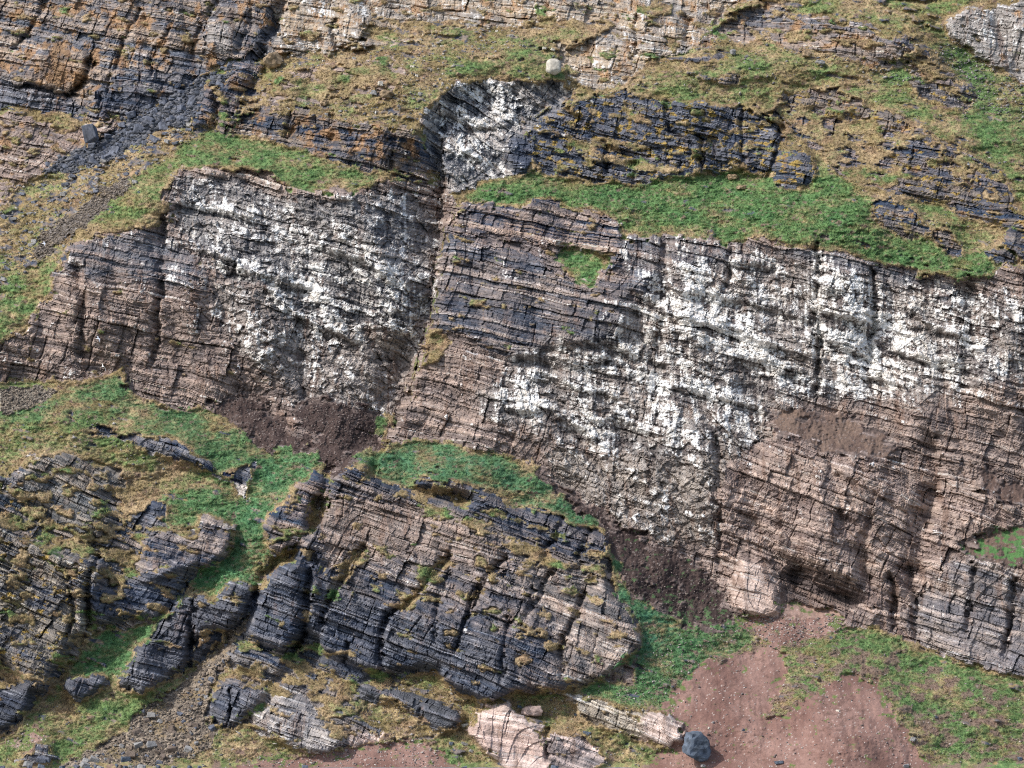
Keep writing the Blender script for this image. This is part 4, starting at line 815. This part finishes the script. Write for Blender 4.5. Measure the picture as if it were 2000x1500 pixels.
boulder('boulder', 1447, 366, 22, 8, 26, 'tan', 'flat brown rock lying in the upper bright meadow')
boulder('boulder', 1038, 1388, 39, 19, 29, 'pink', 'rounded pinkish grey boulder in brown turf above the pale bluff', 0, .55)
boulder('boulder', 70, 1031, 12, 7, 33, 'tan', 'yellow block on the straw turf at left')
b_ = boulder('boulder', 1356, 1456, 54, 54, 42, 'blue', 'large blue black boulder sitting on the pink mud at the bottom', 0, .95, .35, .06)
for u, v, w_, h_, t_ in ((902, 1426, 25, 7, 'dark slab stone beside the pale pink bluff'), (880, 1452, 11, 7, 'dark stone in the turf left of the bluff foot'), (906, 1452, 15, 6, 'flat grey blue stone below the dark slab stone'),
                         (918, 1465, 9, 5, 'small grey stone near the lower edge left of the bluff'), (1145, 1430, 15, 7, 'black stone in green turf under the cream rock step'),
                         (1090, 1441, 9, 6, 'small grey blue stone on top of the pink rock bank'), (1013, 1380, 11, 6, 'small dark stone left of the pinkish boulder'), (1780, 1443, 11, 8, 'blue grey stone at the right edge of the mud slope'),
                         (1522, 1488, 21, 6, 'flat dark stone low on the mud slope'), (1768, 1494, 13, 7, 'grey stone at the bottom edge right of the mud'), (1636, 1388, 9, 6, 'pale stone near the top of the mud dome'),
                         (1990, 1482, 10, 8, 'dark stone in the lower right corner'), (1122, 1395, 6, 5, 'tiny dark stone below the cream rock step'), (1392, 1410, 5, 4, 'tiny grey stone on mud above the blue black boulder'),
                         (1383, 1421, 4, 5, 'tiny pale blue stone on mud just above the boulder'), (1449, 1431, 5, 5, 'tiny dark stone right of the blue black boulder'), (1310, 1408, 5, 4, 'tiny light stone by the pink rock step')):
    stone('pale' if ('pale' in t_ or 'light' in t_) else 'grey' if 'grey' in t_ else 'blue', u, v, w_, h_, t_, seed=3)
# the rockfall: big slabs by hand, then scattered ones
SC = [(193, 300, 24, 34), (216, 297, 26, 26), (270, 250, 26, 17), (318, 247, 22, 16), (240, 243, 20, 12), (215, 272, 20, 12), (300, 270, 24, 12), (255, 262, 34, 10), (150, 305, 18, 14), (95, 322, 20, 9),
      (232, 283, 18, 12), (280, 232, 22, 10), (338, 230, 24, 12), (355, 212, 26, 14), (370, 200, 18, 20), (258, 222, 22, 12), (290, 208, 24, 10), (320, 200, 18, 10), (178, 285, 20, 10), (205, 262, 16, 10)]
rs2 = np.random.RandomState(11)
def region_pts(name, n, seed, vmin=-10):
    ids = [i for i, r in enumerate(REG) if r['name'] == name]; m = np.isin(rid, ids) & (U > 2) & (U < 1998) & (V > vmin) & (V < 1498)
    c = np.flatnonzero(m.ravel()); p_ = np.random.RandomState(seed).choice(c, min(n, len(c)), replace=False); return U.ravel()[p_], V.ravel()[p_], p_
us, vs_, _ = region_pts('dark_scree', 190, 3)
for i, (u, v, w_, h_) in enumerate(SC): stone('slab', u, v, w_, h_, 'dark angular slab lying in the upper left rockfall', 'rock', 'dark slabs of the upper left rockfall', 'rock_slab', rot=rs2.uniform(-.5, .5), tilt=.5, seed=i)
for i, (u, v) in enumerate(zip(us, vs_)):
    q = 6 + 10 * rs2.rand() ** 2; stone('slab', u, v, q * rs2.uniform(.9, 1.6), q * rs2.uniform(.4, .8), 'dark angular slab lying in the upper left rockfall', 'rock', 'dark slabs of the upper left rockfall', 'rock_slab', tilt=.6, seed=i + 50)
us, vs_, _ = region_pts('stony_bank', 130, 4)
for i, (u, v) in enumerate(zip(us, vs_)):
    q = 4.5 + 6 * rs2.rand() ** 3 * (1 + (v > 1400)); stone(('brown', 'brown', 'grey', 'slab')[i % 4], u, v, q * 1.3, q * .8, 'loose stone on the brown gravel fan at lower left', 'stone', 'loose stones of the gravel fan', 'stone', tilt=.5, seed=i)
us, vs_, _ = region_pts('upper_meadow', 46, 6)
for i, (u, v) in enumerate(zip(us, vs_)):
    q = 4 + 4 * rs2.rand() ** 2; stone(('grey', 'pale', 'tan')[i % 3], u, v, q * 1.3, q * .8, 'small stone scattered on the dry upper meadow', 'stone', 'stones on the dry upper meadow', 'stone', seed=i)
us, vs_, _ = region_pts('left_slope', 70, 8)
for i, (u, v) in enumerate(zip(us, vs_)):
    q = 5 + 6 * rs2.rand() ** 2; stone(('slab', 'grey')[i % 2], u, v, q * 1.5, q * .7, 'flat stone lying on the mossy left slope', 'stone', 'stones on the mossy left slope', 'stone', rot=-.5, seed=i)
# boulders along the beach
for i in range(30):
    u = rs2.uniform(0, 420) if i < 26 else rs2.uniform(420, 2000); q = rs2.uniform(5, 11) if u > 300 else rs2.uniform(7, 15)
    o_ = stone(('blue', 'grey', 'slab')[i % 3], u, 1484, q * 1.3, q * .7, 'grey blue stone at the head of the pebble beach', 'stone', 'stones along the beach', 'stone', seed=i)
    o_.location.y -= rs2.uniform(.5, 7); o_.location.z = rs2.uniform(-.75, -.60)
# small rubble, too many to count: one object each
def rubble(name, names, n, smin, smax, mat, label, seed, extra=None):
    rs_ = np.random.RandomState(seed); P_ = []
    for nn in names: P_.append(region_pts(nn, n // len(names), seed + len(P_))[2])
    if extra is not None: P_.append(extra)
    idx_ = np.concatenate(P_); n = len(idx_)
    base = np.array([(1, 0, 0), (-1, 0, 0), (0, 1, 0), (0, -1, 0), (0, 0, 1), (0, 0, -1)], F32); tri = np.array([(0, 2, 4), (2, 1, 4), (1, 3, 4), (3, 0, 4), (2, 0, 5), (1, 2, 5), (3, 1, 5), (0, 3, 5)])
    a = rs_.rand(n) * 6.283; b = rs_.randn(n) * .5; sc_ = (smin + (smax - smin) * rs_.rand(n, 1) ** 3) * (.6 + .8 * rs_.rand(n, 3))
    v = base[None] * (1 + .35 * rs_.randn(n, 6, 3)) ; v = v * sc_[:, None] * np.array([1.2, 1, .7])
    ca_, sa_ = np.cos(a)[:, None], np.sin(a)[:, None]; x = v[..., 0] * ca_ - v[..., 1] * sa_; y = v[..., 0] * sa_ + v[..., 1] * ca_; z = v[..., 2] + b[:, None] * x * .5
    v = np.stack([x, y, z], -1) + VX[idx_][:, None]
    f = (tri[None] + np.arange(n)[:, None, None] * 6).reshape(-1, 3)
    me = bpy.data.meshes.new(name); me.vertices.add(n * 6); me.vertices.foreach_set('co', v.astype(F32).ravel()); m = len(f); me.loops.add(m * 3); me.loops.foreach_set('vertex_index', f.astype(np.int32).ravel())
    me.polygons.add(m); me.polygons.foreach_set('loop_start', np.arange(0, m * 3, 3, dtype=np.int32)); me.update(calc_edges=True)
    tint = rs_.rand(n, 1); lo_, hi_ = np.array(mat[0]), np.array(mat[1]); cc = lo_ + (hi_ - lo_) * tint ** 1.5; cc = np.repeat(np.concatenate([cc, np.ones((n, 1))], 1)[:, None], 6, 1)
    ca2 = me.color_attributes.new('tint', 'FLOAT_COLOR', 'POINT'); ca2.data.foreach_set('color', cc.astype(F32).ravel()); me.materials.append(MAT['S'])
    ob = bpy.data.objects.new(name, me); COL.objects.link(ob); ob['kind'] = 'stuff'; ob['label'] = label
rubble('rubble', ['dark_scree'], 5000, .10, .55, ((.05, .058, .075), (.17, .17, .185)), 'small broken slate between the slabs of the upper left rockfall', 21)
rubble('rubble', ['stony_bank', 'left_gravel', 'small_gravel'], 9000, .08, .26, ((.07, .058, .05), (.30, .25, .2)), 'loose gravel of the fans and gullies on the left', 22)
rubble('rubble', ['soil_fan_right', 'soil_fan_left', 'soil_shelf'], 3600, .05, .18, ((.05, .036, .033), (.26, .21, .19)), 'small stones lying on the dark soil fans', 23)
rubble('rubble', ['mud_slope', 'mud_tongue', 'mud_bank', 'green_lower_right', 'brown_low', 'green_lower_mid'], 4200, .05, .20, ((.10, .08, .075), (.50, .45, .42)), 'small stones on the mud and low turf', 24)
rubble('rubble', ['left_slope', 'grass_slope', 'upper_meadow', 'far_right_green'], 4800, .05, .30, ((.10, .10, .11), (.40, .37, .33)), 'small stones and turf debris on the upper slopes', 25)

# ---------------------------------------------------------------- seabirds
WHT = material('white_plumage', .7, .05, 9, .1, 9, False, (.80, .80, .80)); GRW = material('grey_plumage', .7, .05, 9, .1, 9, False, (.42, .45, .50)); BILL = material('bill', .5, .05, 9, .1, 9, False, (.6, .42, .1))
def lathe(prof, seg, mat, name):
    bm = bmesh.new(); rings = []
    for x, z, r1, r2 in prof: rings.append([bm.verts.new((x, math.cos(2 * math.pi * k / seg) * r1, z + math.sin(2 * math.pi * k / seg) * r2)) for k in range(seg)])
    for a, b in zip(rings[:-1], rings[1:]):
        for k in range(seg): bm.faces.new((a[k], a[(k + 1) % seg], b[(k + 1) % seg], b[k]))
    bm.faces.new(rings[0][::-1]); bm.faces.new(rings[-1]); bmesh.ops.recalc_face_normals(bm, faces=bm.faces)
    me = bpy.data.meshes.new(name); bm.to_mesh(me); bm.free(); me.materials.append(mat); me.polygons.foreach_set('use_smooth', [True] * len(me.polygons)); return me
def wing_mesh(side, lift):
    st_ = [(0, 0, .17, .03), (.22, .10 * lift, .16, .025), (.42, .12 * lift, .13, .018), (.62, .05 * lift, .07, .01), (.74, -.02 * lift, .015, .005)]
    bm = bmesh.new(); rings = []
    for k, (y, z, ch, th) in enumerate(st_):
        x = .06 - .10 * max(0, y - .3) * 2.2 + (.04 if k in (1, 2) else 0)
        rings.append([bm.verts.new(p_) for p_ in ((x + ch * .4, side * y, z), (x, side * y, z + th), (x - ch * .8, side * y, z), (x, side * y, z - th * .4))])
    for a, b in zip(rings[:-1], rings[1:]):
        for k in range(4): bm.faces.new((a[k], a[(k + 1) % 4], b[(k + 1) % 4], b[k]))
    bm.faces.new(rings[0]); bm.faces.new(rings[-1]); bmesh.ops.recalc_face_normals(bm, faces=bm.faces)
    me = bpy.data.meshes.new('wing'); bm.to_mesh(me); bm.free(); me.materials.append(GRW if lift < 1.2 else WHT); return me
BODY = lathe([(-.30, .0, .01, .005), (-.22, .0, .05, .02), (-.08, .0, .075, .06), (.06, .0, .08, .075), (.16, .01, .055, .055), (.22, .02, .045, .048), (.265, .018, .022, .024), (.275, .016, .010, .010)], 10, WHT, 'body')
BEAK = lathe([(.268, .014, .012, .012), (.31, .005, .004, .005)], 6, BILL, 'bill')
WINGS = {(sd_, lf): wing_mesh(sd_, lf) for sd_ in (-1, 1) for lf in (1.0, 1.8)}
def bird(u, v, off, rz, roll, lift, label, scale=1.0, seated=False):
    p = at(u, v); r_ = bpy.data.objects.new('seabird', None); COL.objects.link(r_)
    d_ = (Vector((0, -D, ZC)) - p).normalized(); r_.location = p + d_ * off; r_.rotation_euler = (roll, 0, rz); r_.scale = (scale,) * 3
    def pt(nm_, me_, rot=(0, 0, 0)):
        o_ = bpy.data.objects.new(nm_, me_); COL.objects.link(o_); o_.parent = r_; o_.rotation_euler = rot
    pt('body', BODY, (0, -.9, 0) if seated else (0, 0, 0)); pt('bill', BEAK, (0, -.9, 0) if seated else (0, 0, 0))
    if not seated: pt('wing', WINGS[(1, lift)]); pt('wing', WINGS[(-1, lift)])
    else:
        r_.scale = (1.3,) * 3; r_.location.z += .1
        for sd_ in (1, -1):
            o_ = bpy.data.objects.new('wing', WINGS[(sd_, 1.0)]); COL.objects.link(o_); o_.parent = r_; o_.rotation_euler = (0, -.9, sd_ * 1.35); o_.scale = (.5, .42, .5); o_.location = (-.02, sd_ * .05, 0)
    r_['label'] = label; r_['category'] = 'bird'; r_['group'] = 'seabirds around the cliff'
bird(1892, 320, 3, 2.9, .45, 1.0, 'white seabird gliding over the turf near the right edge')
bird(190, 661, 4, .5, .6, 1.0, 'white seabird gliding before the brown left cliff', 1.15)
bird(85, 475, 3, .3, .5, 1.0, 'white seabird flying low over the mossy left slope', 1.1)
bird(200, 716, 4, 2.4, .9, 1.8, 'white seabird banking with raised wings above the left green slope', 1.0)
bird(465, 716, 4, .9, .8, 1.8, 'white seabird in front of the brown foot of the left cliff', .7)
bird(733, 221, .4, -1.2, 0, 1.0, 'white seabird sitting on the turf lip of the upper meadow', 1.3, True)
